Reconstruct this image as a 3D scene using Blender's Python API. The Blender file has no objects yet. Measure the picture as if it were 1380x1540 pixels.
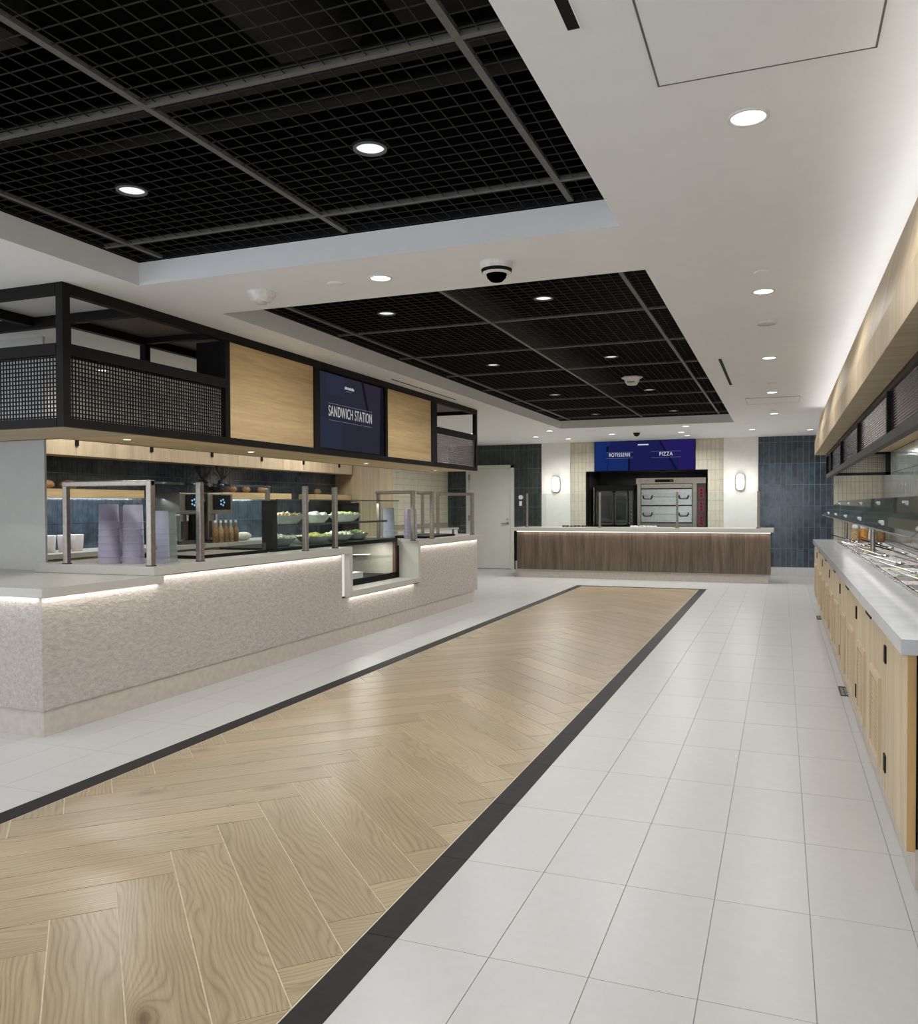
import bpy, math, random
from mathutils import Matrix, Vector
random.seed(7)
C = bpy.context.scene.collection
S = bpy.context.scene

# ---------------------------------------------------------------- camera, world, exposure
F_PX, YAW, PITCH, ROLL, CX, CY, CAM_H = 1258.82869, 0.369738159, 0.0180868034, -0.00416186996, 687.490436, 783.17533, 1.369182
cam = bpy.data.cameras.new('camera'); camo = bpy.data.objects.new('camera', cam); C.objects.link(camo)
_f = Vector((-math.sin(YAW), math.cos(YAW), 0)); _r = Vector((math.cos(YAW), math.sin(YAW), 0)); _u = Vector((0, 0, 1))
_f2 = _f*math.cos(PITCH) - _u*math.sin(PITCH); _u2 = _u*math.cos(PITCH) + _f*math.sin(PITCH)
_r3 = _r*math.cos(ROLL) + _u2*math.sin(ROLL); _u3 = _u2*math.cos(ROLL) - _r*math.sin(ROLL)
camo.matrix_world = Matrix(((_r3.x, _u3.x, -_f2.x, 0), (_r3.y, _u3.y, -_f2.y, 0), (_r3.z, _u3.z, -_f2.z, CAM_H), (0, 0, 0, 1)))
cam.sensor_fit = 'AUTO'; cam.sensor_width = 36.0
cam.lens = F_PX*36.0/1540.0
cam.shift_x = (690-CX)/1540.0; cam.shift_y = (CY-770)/1540.0
cam.clip_start = 0.05; cam.clip_end = 80
S.camera = camo
w = bpy.data.worlds.new('world'); S.world = w; w.use_nodes = True
w.node_tree.nodes['Background'].inputs[0].default_value = (0.84, 0.90, 1.0, 1); w.node_tree.nodes['Background'].inputs[1].default_value = 2.2
S.view_settings.view_transform = 'Standard'
try: S.view_settings.look = 'None'
except Exception: pass
S.view_settings.gamma = 1.0; S.view_settings.use_curve_mapping = False
S.view_settings.exposure = 0.14
cy = S.cycles
cy.use_denoising = True
try: cy.denoiser = 'OPENIMAGEDENOISE'
except Exception: pass
cy.max_bounces = 12; cy.diffuse_bounces = 8; cy.glossy_bounces = 4; cy.transmission_bounces = 6; cy.transparent_max_bounces = 24
cy.sample_clamp_indirect = 4.0; cy.caustics_reflective = False; cy.caustics_refractive = False

ZC, ZG = 2.665, 2.80       # white ceiling, black grid
SPOT = 37.0                # watts of a downlight
def spot(name, x, y, z, e, ang=164, blend=0.5, rad=0.045, col=(1, .99, .97)):
    l = bpy.data.lights.new(name, 'SPOT'); l.energy = e; l.spot_size = math.radians(ang); l.spot_blend = blend; l.shadow_soft_size = rad; l.color = col
    o = bpy.data.objects.new(name, l); o.location = (x, y, z); C.objects.link(o); return o
def area(name, loc, sx, sy, e, direction=(0, 0, -1), xaxis=(1, 0, 0), col=(1, .96, .91)):
    l = bpy.data.lights.new(name, 'AREA'); l.shape = 'RECTANGLE'; l.size = sx; l.size_y = sy; l.energy = e; l.color = col
    o = bpy.data.objects.new(name, l); C.objects.link(o)
    z = -Vector(direction).normalized(); x = Vector(xaxis).normalized(); y = z.cross(x).normalized(); x = y.cross(z)
    o.matrix_world = Matrix(((x.x, y.x, z.x, loc[0]), (x.y, y.y, z.y, loc[1]), (x.z, y.z, z.z, loc[2]), (0, 0, 0, 1)))
    return o
YAX = (0, 1, 0)
# light strips of the fittings, and lamps added as fill
area('led_ledge_front', (-4.058, 4.20, .832), 1.00, .012, .75, xaxis=YAX)
area('led_ledge_end', (-4.75, 3.705, .832), 1.3, .012, 1.0)
area('led_counter_near', (-4.058, 6.03, .884), 2.58, .012, 1.9, xaxis=YAX)
area('led_counter_far', (-4.058, 10.26, .884), 2.04, .012, 1.5, xaxis=YAX)
area('led_notch', (-4.058, 8.27, .450), 1.6, .012, 1.2, xaxis=YAX)
area('led_far_counter', (-2.455, 15.343, .878), 4.5, .014, 6, direction=(0, .15, -1))
area('led_cove', (.535, 6.9, 2.50), 10.6, .03, 10, direction=(-.7, 0, 1), xaxis=YAX, col=(1, .98, .96))
area('led_salad', (.74, 8.0, 1.372), 7.6, .03, 9, direction=(.35, 0, -1), xaxis=YAX, col=(.97, .98, 1))
area('hood_fill_light', (.93, 8.0, 1.985), 7.4, .05, 26, direction=(.1, 0, -1), xaxis=YAX)  # unseen lamp added under the hood to brighten the wall and pans
area('led_backsplash_near', (-6.62, 6.6, 1.462), 2.6, .02, 9, direction=(-.3, 0, -1), xaxis=YAX, col=(.82, .91, 1))
area('led_backsplash_mid', (-6.62, 9.3, 1.462), 1.6, .02, 6, direction=(-.3, 0, -1), xaxis=YAX, col=(.82, .91, 1))
area('led_display_case', (-4.62, 7.9, 1.40), 2.3, .03, 15, xaxis=YAX, col=(1, .97, .93))
area('case_lower_fill', (-4.5, 8.3, .935), 1.4, .03, 9, xaxis=YAX, col=(1, .97, .9))  # lamp added under the deck to lighten the lower case interior
area('kitchen_fill_light', (-5.7, 8.5, 2.64), 5.0, .3, 34, xaxis=YAX)  # unseen lamp added to brighten the cabinets behind the counter
area('oven_bay_light', (-2.6, 17.9, 2.0), 1.6, .1, 5)

# daylight enters through tall windows behind the camera (portals in the openings); left windows are added for fill
def portal(loc, sx, sy, d, xa):
    o = area('window_portal', loc, sx, sy, 1, direction=d, xaxis=xa); o.data.cycles.is_portal = True
portal((-2.8, -3.62, 1.35), 7.4, 2.3, (0, 1, 0), (1, 0, 0))
portal((-6.9, -.3, 1.35), 6.0, 2.3, (1, 0, 0), (0, 1, 0))

# ---------------------------------------------------------------- materials
def lin(c):
    return tuple(((v/255)/12.92 if v/255 <= .04045 else (((v/255)+.055)/1.055)**2.4) for v in c) + (1,)
def base(name):
    m = bpy.data.materials.new(name); m.use_nodes = True; nt = m.node_tree; return m, nt, nt.nodes['Principled BSDF']
def coords(nt, scale=(1, 1, 1), rnd=True, rot=(0, 0, 0)):
    tc = nt.nodes.new('ShaderNodeTexCoord'); mp = nt.nodes.new('ShaderNodeMapping'); mp.inputs['Scale'].default_value = scale; mp.inputs['Rotation'].default_value = rot
    if rnd:
        oi = nt.nodes.new('ShaderNodeObjectInfo'); ml = nt.nodes.new('ShaderNodeMath'); ml.operation = 'MULTIPLY'; ml.inputs[1].default_value = 37.0
        nt.links.new(oi.outputs['Random'], ml.inputs[0])
        ad = nt.nodes.new('ShaderNodeVectorMath'); ad.operation = 'ADD'
        nt.links.new(tc.outputs['Object'], ad.inputs[0]); nt.links.new(ml.outputs[0], ad.inputs[1]); nt.links.new(ad.outputs[0], mp.inputs['Vector'])
    else: nt.links.new(tc.outputs['Object'], mp.inputs['Vector'])
    return mp.outputs['Vector']
def noise(nt, vec, scale, detail=4, rough=.55, dist=0):
    n = nt.nodes.new('ShaderNodeTexNoise'); n.inputs['Scale'].default_value = scale; n.inputs['Detail'].default_value = detail; n.inputs['Roughness'].default_value = rough; n.inputs['Distortion'].default_value = dist
    nt.links.new(vec, n.inputs['Vector']); return n.outputs['Fac']
def ramp(nt, fac, stops):
    r = nt.nodes.new('ShaderNodeValToRGB'); e = r.color_ramp.elements
    while len(e) > 1: e.remove(e[-1])
    e[0].position = stops[0][0]; e[0].color = lin(stops[0][1])
    for p, c in stops[1:]:
        k = e.new(p); k.color = lin(c)
    nt.links.new(fac, r.inputs['Fac']); return r.outputs['Color']
def bump(nt, b, fac, strength, dist=.002):
    n = nt.nodes.new('ShaderNodeBump'); n.inputs['Strength'].default_value = strength; n.inputs['Distance'].default_value = dist
    nt.links.new(fac, n.inputs['Height']); nt.links.new(n.outputs['Normal'], b.inputs['Normal'])
def randtint(nt, col, lo, hi):
    oi = nt.nodes.new('ShaderNodeObjectInfo'); mr = nt.nodes.new('ShaderNodeMapRange'); mr.inputs['To Min'].default_value = lo; mr.inputs['To Max'].default_value = hi
    nt.links.new(oi.outputs['Random'], mr.inputs['Value'])
    mx = nt.nodes.new('ShaderNodeVectorMath'); mx.operation = 'SCALE'; nt.links.new(col, mx.inputs[0]); nt.links.new(mr.outputs[0], mx.inputs['Scale'])
    return mx.outputs[0]
def plain(name, c, rough=.5, metal=0, nscale=30, namp=.06, bmp=0, spec=.5, tint=0):
    m, nt, b = base(name); v = coords(nt)
    f = noise(nt, v, nscale)
    lo = tuple(max(0, x*(1-namp)) for x in c); hi = tuple(min(255, x*(1+namp)) for x in c)
    col = ramp(nt, f, [(.3, lo), (.7, hi)])
    if tint: col = randtint(nt, col, 1-tint, 1+tint)
    nt.links.new(col, b.inputs['Base Color'])
    b.inputs['Roughness'].default_value = rough; b.inputs['Metallic'].default_value = metal; b.inputs['Specular IOR Level'].default_value = spec
    if bmp: bump(nt, b, f, bmp)
    return m
def wood(name, dark, light, axis='Z', scale=1.0, rough=.45, fine=60, tint=.04, streak=9):
    m, nt, b = base(name)
    s = {'X': (.06, 1, 1), 'Y': (1, .06, 1), 'Z': (1, 1, .06)}[axis]
    v = coords(nt, tuple(k*scale for k in s))
    f1 = noise(nt, v, fine, 5, .6, .4); f2 = noise(nt, v, streak, 3, .5, .6)
    ad = nt.nodes.new('ShaderNodeMath'); ad.operation = 'MULTIPLY_ADD'; ad.inputs[1].default_value = .45; nt.links.new(f1, ad.inputs[0])
    m2 = nt.nodes.new('ShaderNodeMath'); m2.operation = 'MULTIPLY'; m2.inputs[1].default_value = .55; nt.links.new(f2, m2.inputs[0]); nt.links.new(m2.outputs[0], ad.inputs[2])
    col = ramp(nt, ad.outputs[0], [(.36, dark), (.62, light)])
    col = randtint(nt, col, 1-tint, 1+tint)
    nt.links.new(col, b.inputs['Base Color']); b.inputs['Roughness'].default_value = rough
    bump(nt, b, f1, .12, .001)
    return m
def plank_mat():
    m, nt, b = base('oak_plank'); N = nt.nodes; Lk = nt.links.new
    def math_(op, a, b_=None, c=None):
        n = N.new('ShaderNodeMath'); n.operation = op
        for i_, v_ in enumerate((a, b_, c)):
            if v_ is None: continue
            if isinstance(v_, (int, float)): n.inputs[i_].default_value = v_
            else: Lk(v_, n.inputs[i_])
        return n.outputs[0]
    v = coords(nt, (1, 1, 1)); sp = N.new('ShaderNodeSeparateXYZ'); Lk(v, sp.inputs[0])
    nz = noise(nt, coords(nt, (.7, 2.6, 1)), 1.5, 2, .5, .3)
    vo = N.new('ShaderNodeTexVoronoi'); vo.inputs['Scale'].default_value = 1; Lk(coords(nt, (1.5, 3.6, .01)), vo.inputs['Vector']); d = vo.outputs['Distance']
    kn = math_('DIVIDE', .012, math_('ADD', math_('MULTIPLY', d, d), .03))
    h = math_('ADD', math_('ADD', sp.outputs['Y'], math_('MULTIPLY', nz, .30)), math_('MULTIPLY', kn, .35))
    band = math_('POWER', math_('ABSOLUTE', math_('SINE', math_('MULTIPLY', h, 165))), .6)
    f = noise(nt, coords(nt, (.03, 1, 1)), 150, 4, .6, .1); f3 = noise(nt, coords(nt, (.5, 1.6, 1)), 2.2, 2)
    tot = math_('ADD', math_('ADD', math_('MULTIPLY', band, .24), math_('MULTIPLY', f, .50)), math_('MULTIPLY', f3, .30))
    col = ramp(nt, tot, [(.26, (122, 105, 80)), (.50, (157, 139, 110)), (.80, (184, 168, 138))])
    kr = ramp(nt, d, [(.0, (110, 96, 80)), (.035, (170, 154, 130)), (.09, (228, 222, 212)), (.2, (255, 255, 255))])
    mx = N.new('ShaderNodeVectorMath'); mx.operation = 'MULTIPLY'; Lk(col, mx.inputs[0]); Lk(kr, mx.inputs[1])
    Lk(randtint(nt, mx.outputs[0], .88, 1.1), b.inputs['Base Color']); b.inputs['Roughness'].default_value = .30; b.inputs['Specular IOR Level'].default_value = .5
    bump(nt, b, f, .08, .0006)
    return m
def emit(name, c, s):
    m = bpy.data.materials.new(name); m.use_nodes = True; nt = m.node_tree; nt.nodes.clear()
    e = nt.nodes.new('ShaderNodeEmission'); e.inputs[0].default_value = lin(c); e.inputs[1].default_value = s
    o = nt.nodes.new('ShaderNodeOutputMaterial'); nt.links.new(e.outputs[0], o.inputs[0]); return m
def glass(name, tint=(236, 244, 240), refl=.10, rough=.02, milky=0, mcol=(255, 255, 255), ior=1.5):
    m = bpy.data.materials.new(name); m.use_nodes = True; nt = m.node_tree; nt.nodes.clear()
    t = nt.nodes.new('ShaderNodeBsdfTransparent'); t.inputs[0].default_value = lin(tint)
    g = nt.nodes.new('ShaderNodeBsdfGlossy'); g.inputs['Roughness'].default_value = rough; g.inputs[0].default_value = (.95, .97, .96, 1)
    fr = nt.nodes.new('ShaderNodeLayerWeight'); fr.inputs['Blend'].default_value = refl*2.2
    ge = nt.nodes.new('ShaderNodeNewGeometry'); sb = nt.nodes.new('ShaderNodeMath'); sb.operation = 'SUBTRACT'; sb.inputs[0].default_value = 1; nt.links.new(ge.outputs['Backfacing'], sb.inputs[1])
    ml = nt.nodes.new('ShaderNodeMath'); ml.operation = 'MULTIPLY'; nt.links.new(fr.outputs['Fresnel'], ml.inputs[0]); nt.links.new(sb.outputs[0], ml.inputs[1])
    mx = nt.nodes.new('ShaderNodeMixShader'); nt.links.new(ml.outputs[0], mx.inputs[0]); nt.links.new(t.outputs[0], mx.inputs[1]); nt.links.new(g.outputs[0], mx.inputs[2])
    last = mx.outputs[0]
    if milky:
        d = nt.nodes.new('ShaderNodeBsdfDiffuse'); d.inputs[0].default_value = lin(mcol)
        m2 = nt.nodes.new('ShaderNodeMixShader'); m2.inputs[0].default_value = milky; nt.links.new(last, m2.inputs[1]); nt.links.new(d.outputs[0], m2.inputs[2]); last = m2.outputs[0]
    o = nt.nodes.new('ShaderNodeOutputMaterial'); nt.links.new(last, o.inputs[0]); return m
M = {}
M['tile_white'] = plain('porcelain_white', (190, 190, 188), .33, nscale=20, namp=.01, tint=.01)
M['tile_dark'] = plain('porcelain_charcoal', (28, 26, 25), .6, nscale=22, namp=.22, tint=.1, spec=.28)
M['plank'] = plank_mat()
M['grout_white'] = plain('grout_grey', (160, 160, 156), .8)
M['grout_wood'] = plain('grout_tan', (214, 204, 180), .8)
M['paint'] = plain('ceiling_paint', (236, 238, 240), .75, nscale=8, namp=.006)
M['wallpaint'] = plain('wall_paint', (228, 226, 222), .65, nscale=8, namp=.015)
M['greypaint'] = plain('partition_paint', (196, 196, 192), .5, nscale=6, namp=.015)
M['curb'] = plain('recess_trim_paint', (205, 204, 204), .6, namp=.012)
M['plenum'] = plain('plenum_black', (10, 10, 10), .9, spec=.1, nscale=3, namp=.3)
M['duct'] = plain('duct_black', (48, 47, 44), .55, nscale=4, namp=.2)
M['ductdark'] = plain('duct_near_black', (30, 29, 27), .7, spec=.2, nscale=4, namp=.2)
M['ductbrown'] = plain('brown_grey_panel', (96, 88, 80), .6)
M['grid'] = plain('grid_charcoal', (92, 92, 88), .5)
M['wire'] = plain('wire_charcoal', (52, 52, 49), .6, spec=.15)
M['black'] = plain('black_steel', (27, 25, 23), .55, nscale=12, namp=.12, spec=.12)
M['blackmatt'] = plain('black_matt', (20, 20, 20), .65, spec=.15)
M['door'] = plain('door_paint', (205, 205, 198), .45, nscale=5, namp=.01)
M['blue'] = plain('glazed_blue_tile', (54, 65, 75), .13, nscale=9, namp=.28, bmp=.5, tint=.14)
M['bluegrout'] = plain('blue_grout', (168, 178, 184), .8)
M['blue_lit'] = plain('glazed_tile_lit', (128, 138, 138), .12, nscale=9, namp=.2, bmp=.5, tint=.12)  # blue-grey tile made paler for the reflections and strip light on that wall
M['dark'] = plain('glazed_green_black_tile', (50, 57, 57), .14, nscale=9, namp=.28, bmp=.5, tint=.16)
M['darkgrout'] = plain('dark_grout', (120, 128, 128), .8)
M['beige'] = plain('beige_tile', (205, 198, 180), .3, nscale=9, namp=.03, tint=.03)
M['beigegrout'] = plain('beige_grout', (146, 138, 120), .8)
M['quartz'] = plain('grey_quartz', (188, 186, 178), .3, nscale=260, namp=.05)
M['quartz_white'] = plain('white_quartz', (182, 182, 184), .2, nscale=7, namp=.03)
M['oak'] = wood('oak_veneer_vertical', (178, 158, 128), (204, 186, 156), 'Z', 1, .5, 70)
M['oakY'] = wood('oak_veneer_lengthwise', (190, 162, 116), (222, 194, 146), 'Y', 1, .5, 60)
M['oakX'] = wood('oak_veneer_crosswise', (168, 150, 118), (194, 176, 142), 'X', 1, .5, 60)
M['oakedge'] = wood('oak_edge', (160, 126, 74), (184, 150, 96), 'Z', 1, .5, 50)
M['walnut'] = wood('dark_walnut_laminate', (70, 57, 46), (108, 91, 76), 'Z', 1, .5, 45, .02, 12)
M['steel'] = plain('brushed_steel', (158, 150, 140), .36, 1, nscale=40, namp=.06)
M['chrome'] = plain('polished_steel', (196, 195, 193), .18, 1)
M['ovensteel'] = plain('oven_steel', (170, 166, 160), .2, 1)
M['white'] = plain('white_enamel', (226, 225, 222), .4)
M['ceramic'] = plain('pale_blue_ceramic', (224, 230, 232), .25)
M['plate'] = plain('white_ceramic', (232, 232, 230), .25)
M['red'] = plain('red_panel', (120, 22, 30), .4)
M['brown'] = plain('brown_post', (98, 70, 52), .5)
M['glass'] = glass('clear_glass', (249, 252, 251), .06)
M['glass_dark'] = glass('mirrored_sneeze_glass', (96, 108, 104), .34, .03, .22, (98, 110, 106))
M['glass_case'] = glass('case_glass', (248, 251, 249), .05)
M['glass_tray'] = glass('smoked_glass', (60, 62, 60), .25, .03)
M['frost'] = glass('frosted_glass', (220, 216, 216), .28, .20, .6, (250, 246, 245))
M['reeded'] = glass('reeded_glass', (150, 146, 150), .30, .12, .28, (150, 142, 150))
M['reeded_dim_reflection'] = glass('reeded_glass_dim_reflection', (90, 84, 94), .32, .12, .22, (92, 80, 96))  # darker copy of the ribbed glass for panels with weaker reflections
M['cup'] = glass('clear_plastic_cup', (232, 230, 240), .14, .10, .36, (200, 196, 214))
M['cupg'] = glass('clear_plastic_lid', (230, 234, 230), .12, .10, .36, (206, 208, 204))
M['lamp'] = emit('downlight_lens', (255, 252, 246), 5.0)
M['lampsoft'] = emit('grid_downlight_lens', (240, 242, 246), 1.0)
M['sconce'] = emit('sconce_diffuser', (255, 246, 232), 3.2)
M['backing_glow'] = emit('backing_glow_soft', (240, 236, 230), .78)  # emission that stands for the lit recess backing
M['led'] = emit('led_strip_glow', (255, 248, 240), 1.6)
def rough_stone():
    m, nt, b = base('split_face_stone'); v = coords(nt, (1, .45, 1), False)
    f = noise(nt, v, 46, 6, .62, .5); f2 = noise(nt, coords(nt, (1, 1, 1), False), 3, 3)
    col = ramp(nt, f, [(.3, (166, 158, 150)), (.7, (196, 188, 181))])
    nt.links.new(col, b.inputs['Base Color']); b.inputs['Roughness'].default_value = .8
    bump(nt, b, f, .55, .012); return m
M['stone'] = rough_stone()
M['toe'] = plain('stone_base', (190, 182, 172), .6, nscale=20, namp=.04)
def screen_mat(name, a, b_, s=1.0): return emit(name, a, s)
for k, c in (('navy', (24, 28, 74)), ('navy2', (20, 40, 92)), ('violet', (34, 26, 84)), ('deep', (14, 16, 44)), ('txt', (205, 205, 215)), ('rule', (92, 94, 120))): M['scr_'+k] = emit('screen_'+k, c, 1.0)
for k, c in (('navy', (44, 44, 58)), ('navy2', (44, 48, 66)), ('violet', (46, 42, 58)), ('deep', (24, 24, 34)), ('txt', (190, 188, 186)), ('rule', (104, 102, 112))): M['dim_'+k] = emit('dim_screen_'+k, c, .8)
M['icon'] = emit('machine_screen_blue', (150, 200, 240), 1.0)
FOOD = {k: plain('food_'+k, c, .6, nscale=60, namp=.25, bmp=.6) for k, c in (('lettuce', (118, 134, 82)), ('carrot', (190, 132, 62)), ('cream', (225, 215, 190)), ('olive', (70, 50, 40)), ('tomato', (170, 50, 40)), ('grain', (170, 146, 106)), ('bread', (142, 108, 74)), ('egg', (226, 205, 120)), ('onion', (200, 170, 180)))}

# ---------------------------------------------------------------- mesh helpers
ORG = {}
class MB:
    def __init__(s): s.v = []; s.f = []; s.sm = []
    def add(s, vs, fs, smooth=False):
        n = len(s.v); s.v += [tuple(p) for p in vs]; s.f += [tuple(n+i for i in f) for f in fs]; s.sm += [smooth]*len(fs); return s
    def box(s, x0, x1, y0, y1, z0, z1):
        x0, x1 = sorted((x0, x1)); y0, y1 = sorted((y0, y1)); z0, z1 = sorted((z0, z1))
        return s.add([(x0,y0,z0),(x1,y0,z0),(x1,y1,z0),(x0,y1,z0),(x0,y0,z1),(x1,y0,z1),(x1,y1,z1),(x0,y1,z1)],
                     [(0,3,2,1),(4,5,6,7),(0,1,5,4),(1,2,6,5),(2,3,7,6),(3,0,4,7)])
    def prism(s, poly, axis, a0, a1):
        # poly in the two other axes (order x,y,z), extruded along axis
        def P(p, a): return {'X': (a, p[0], p[1]), 'Y': (p[0], a, p[1]), 'Z': (p[0], p[1], a)}[axis]
        n = len(poly); vs = [P(p, a0) for p in poly]+[P(p, a1) for p in poly]
        fs = [tuple(range(n))[::-1], tuple(range(n, 2*n))]+[(i, (i+1) % n, n+(i+1) % n, n+i) for i in range(n)]
        return s.add(vs, fs)
    def cyl(s, p0, p1, r, n=12, r1=None, cap=True):
        p0 = Vector(p0); p1 = Vector(p1); d = (p1-p0).normalized(); a = d.orthogonal().normalized(); b = d.cross(a); r1 = r if r1 is None else r1
        vs = [p0+(a*math.cos(t)+b*math.sin(t))*r for t in [2*math.pi*i/n for i in range(n)]]+[p1+(a*math.cos(t)+b*math.sin(t))*r1 for t in [2*math.pi*i/n for i in range(n)]]
        s.add(vs, [(i, (i+1) % n, n+(i+1) % n, n+i) for i in range(n)], True)
        if cap: s.add(vs[:n], [tuple(range(n))[::-1]]); s.add(vs[n:], [tuple(range(n))])
        return s
    def lathe(s, c, prof, n=20):
        vs = []; fs = []
        for r, z in prof: vs += [(c[0]+r*math.cos(2*math.pi*i/n), c[1]+r*math.sin(2*math.pi*i/n), c[2]+z) for i in range(n)]
        for k in range(len(prof)-1): fs += [(k*n+i, k*n+(i+1) % n, (k+1)*n+(i+1) % n, (k+1)*n+i) for i in range(n)]
        return s.add(vs, fs, True)
    def disc(s, c, r, n=24, up=True):
        vs = [(c[0]+r*math.cos(2*math.pi*i/n), c[1]+r*math.sin(2*math.pi*i/n), c[2]) for i in range(n)]
        return s.add(vs, [tuple(range(n)) if up else tuple(range(n))[::-1]])
    def blob(s, c, r, sx=1, sy=1, sz=1, n=8, m=5, jit=.15):
        prof = []; vs = []; fs = []
        for k in range(m+1):
            ph = math.pi*k/m
            for i in range(n):
                j = 1+random.uniform(-jit, jit); t = 2*math.pi*i/n
                vs.append((c[0]+r*sx*j*math.sin(ph)*math.cos(t), c[1]+r*sy*j*math.sin(ph)*math.sin(t), c[2]+r*sz*math.cos(ph)*j))
        for k in range(m): fs += [(k*n+i, (k+1)*n+i, (k+1)*n+(i+1) % n, k*n+(i+1) % n) for i in range(n)]
        return s.add(vs, fs, True)
    def build(s, name, mat, parent=None, bevel=0, kind=None, label=None, cat=None, group=None):
        if parent is None:
            xs = [p[0] for p in s.v]; ys = [p[1] for p in s.v]; zs = [p[2] for p in s.v]
            o0 = ((min(xs)+max(xs))/2, (min(ys)+max(ys))/2, min(zs))
        else: o0 = ORG[parent.name]
        me = bpy.data.meshes.new(name); me.from_pydata([(p[0]-o0[0], p[1]-o0[1], p[2]-o0[2]) for p in s.v], [], s.f); me.update()
        me.polygons.foreach_set('use_smooth', s.sm)
        me.materials.append(mat if not isinstance(mat, str) else M[mat])
        o = bpy.data.objects.new(name, me); C.objects.link(o)
        if parent is None: o.location = o0
        else: o.parent = parent
        ORG[o.name] = o0
        if bevel:
            b = o.modifiers.new('bevel', 'BEVEL'); b.width = bevel; b.segments = 2; b.limit_method = 'ANGLE'
        if kind: o['kind'] = kind
        if label: o['label'] = label
        if cat: o['category'] = cat
        if group: o['group'] = group
        return o
def box(x0, x1, y0, y1, z0, z1): return MB().box(x0, x1, y0, y1, z0, z1)
def thing(name, label, cat, loc, group=None):
    o = bpy.data.objects.new(name, None); C.objects.link(o); o.location = loc; o.empty_display_size = .05
    o['label'] = label; o['category'] = cat
    if group: o['group'] = group
    ORG[o.name] = tuple(loc); return o
def dup(root, loc, label=None, group=None, rotz=None):
    r = root.copy(); C.objects.link(r); r.location = loc; ORG[r.name] = tuple(loc)
    if rotz is not None: r.rotation_euler = (0, 0, rotz)
    if label: r['label'] = label
    if group: r['group'] = group
    for ch in root.children:
        c = ch.copy(); C.objects.link(c); c.parent = r
        for g in ch.children:
            d = g.copy(); C.objects.link(d); d.parent = c
    return r
def tube(mb, pts, r, n=8):
    for a, b in zip(pts[:-1], pts[1:]): mb.cyl(a, b, r, n)
    return mb
ORD = ['first', 'second', 'third', 'fourth', 'fifth', 'sixth', 'seventh', 'eighth', 'ninth', 'tenth', 'eleventh', 'twelfth', 'thirteenth', 'fourteenth', 'fifteenth', 'sixteenth', 'seventeenth', 'eighteenth', 'nineteenth', 'twentieth', 'twenty-first', 'twenty-second', 'twenty-third', 'twenty-fourth', 'twenty-fifth', 'twenty-sixth']

# ================================================================= FLOOR
floor = box(-7.0, 1.4, -3.6, 18.6, -.12, -.003).build('floor', 'grout_white', kind='structure')
TX, TY, OX, OY = .3048, .6286, .0906, 2.3747
BX0, BX1, BY1 = -3.262, -1.129, 14.07     # outer edge of the charcoal border
BW = .112
def sub_rect(r, h):
    x0, x1, y0, y1 = r; a0, a1, b0, b1 = h
    if a1 <= x0 or a0 >= x1 or b1 <= y0 or b0 >= y1: return [r]
    out = []
    if a0 > x0: out.append((x0, a0, y0, y1)); x0 = a0
    if a1 < x1: out.append((a1, x1, y0, y1)); x1 = a1
    if b0 > y0: out.append((x0, x1, y0, b0))
    if b1 < y1: out.append((x0, x1, b1, y1))
    return [q for q in out if q[1]-q[0] > .012 and q[3]-q[2] > .012]
def rects(x0, x1, y0, y1, w_, h_, ox, oy, holes=()):
    out = []
    i = math.floor((x0-ox)/w_)
    while ox+i*w_ < x1-1e-6:
        j = math.floor((y0-oy)/h_)
        while oy+j*h_ < y1-1e-6:
            r = (max(x0, ox+i*w_), min(x1, ox+(i+1)*w_), max(y0, oy+j*h_), min(y1, oy+(j+1)*h_))
            if r[1]-r[0] > .012 and r[3]-r[2] > .012:
                q = [r]
                for h in holes: q = [s_ for t in q for s_ in sub_rect(t, h)]
                out += q
            j += 1
        i += 1
    return out
g = .0013
tl = rects(-6.84, 1.2, -1.5, 17.1, TX, TY, OX, OY, [(BX0, BX1, -20, BY1), (-5.0, -4.2, 3.9, 11.2), (.6, 1.3, 3.6, 12.1), (-4.5, -.4, 15.6, 17.1), (-6.9, -5.0, -2, 12.0)])
tl.sort(key=lambda r: (r[0]+r[1])**2/4+(r[2]+r[3])**2/4 + (1000 if r[3] < .9 or r[0] < -4.4 else 0))
cache = {}
for r in tl[:296]:
    x0, x1, y0, y1 = r; k = (round(x1-x0, 3), round(y1-y0, 3)); c0 = ((x0+x1)/2, (y0+y1)/2)
    if k not in cache:
        hx, hy = (x1-x0)/2-g, (y1-y0)/2-g
        me = bpy.data.meshes.new('tile')
        me.from_pydata([(-hx,-hy,-.003),(hx,-hy,-.003),(hx,hy,-.003),(-hx,hy,-.003),(-hx,-hy,0),(hx,-hy,0),(hx,hy,0),(-hx,hy,0)], [], [(4,5,6,7),(0,1,5,4),(1,2,6,5),(2,3,7,6),(3,0,4,7)])
        me.materials.append(M['tile_white']); cache[k] = me
    o = bpy.data.objects.new('tile', cache[k]); C.objects.link(o); o.parent = floor; fo = ORG['floor']
    o.location = (c0[0]-fo[0], c0[1]-fo[1], 0-fo[2])
mb = MB()
for x0, x1, y0, y1 in tl[296:]: mb.box(x0+g, x1-g, y0+g, y1-g, -.003, 0)
if mb.v: mb.build('outer_tiles', 'tile_white', floor, kind='stuff')
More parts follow.
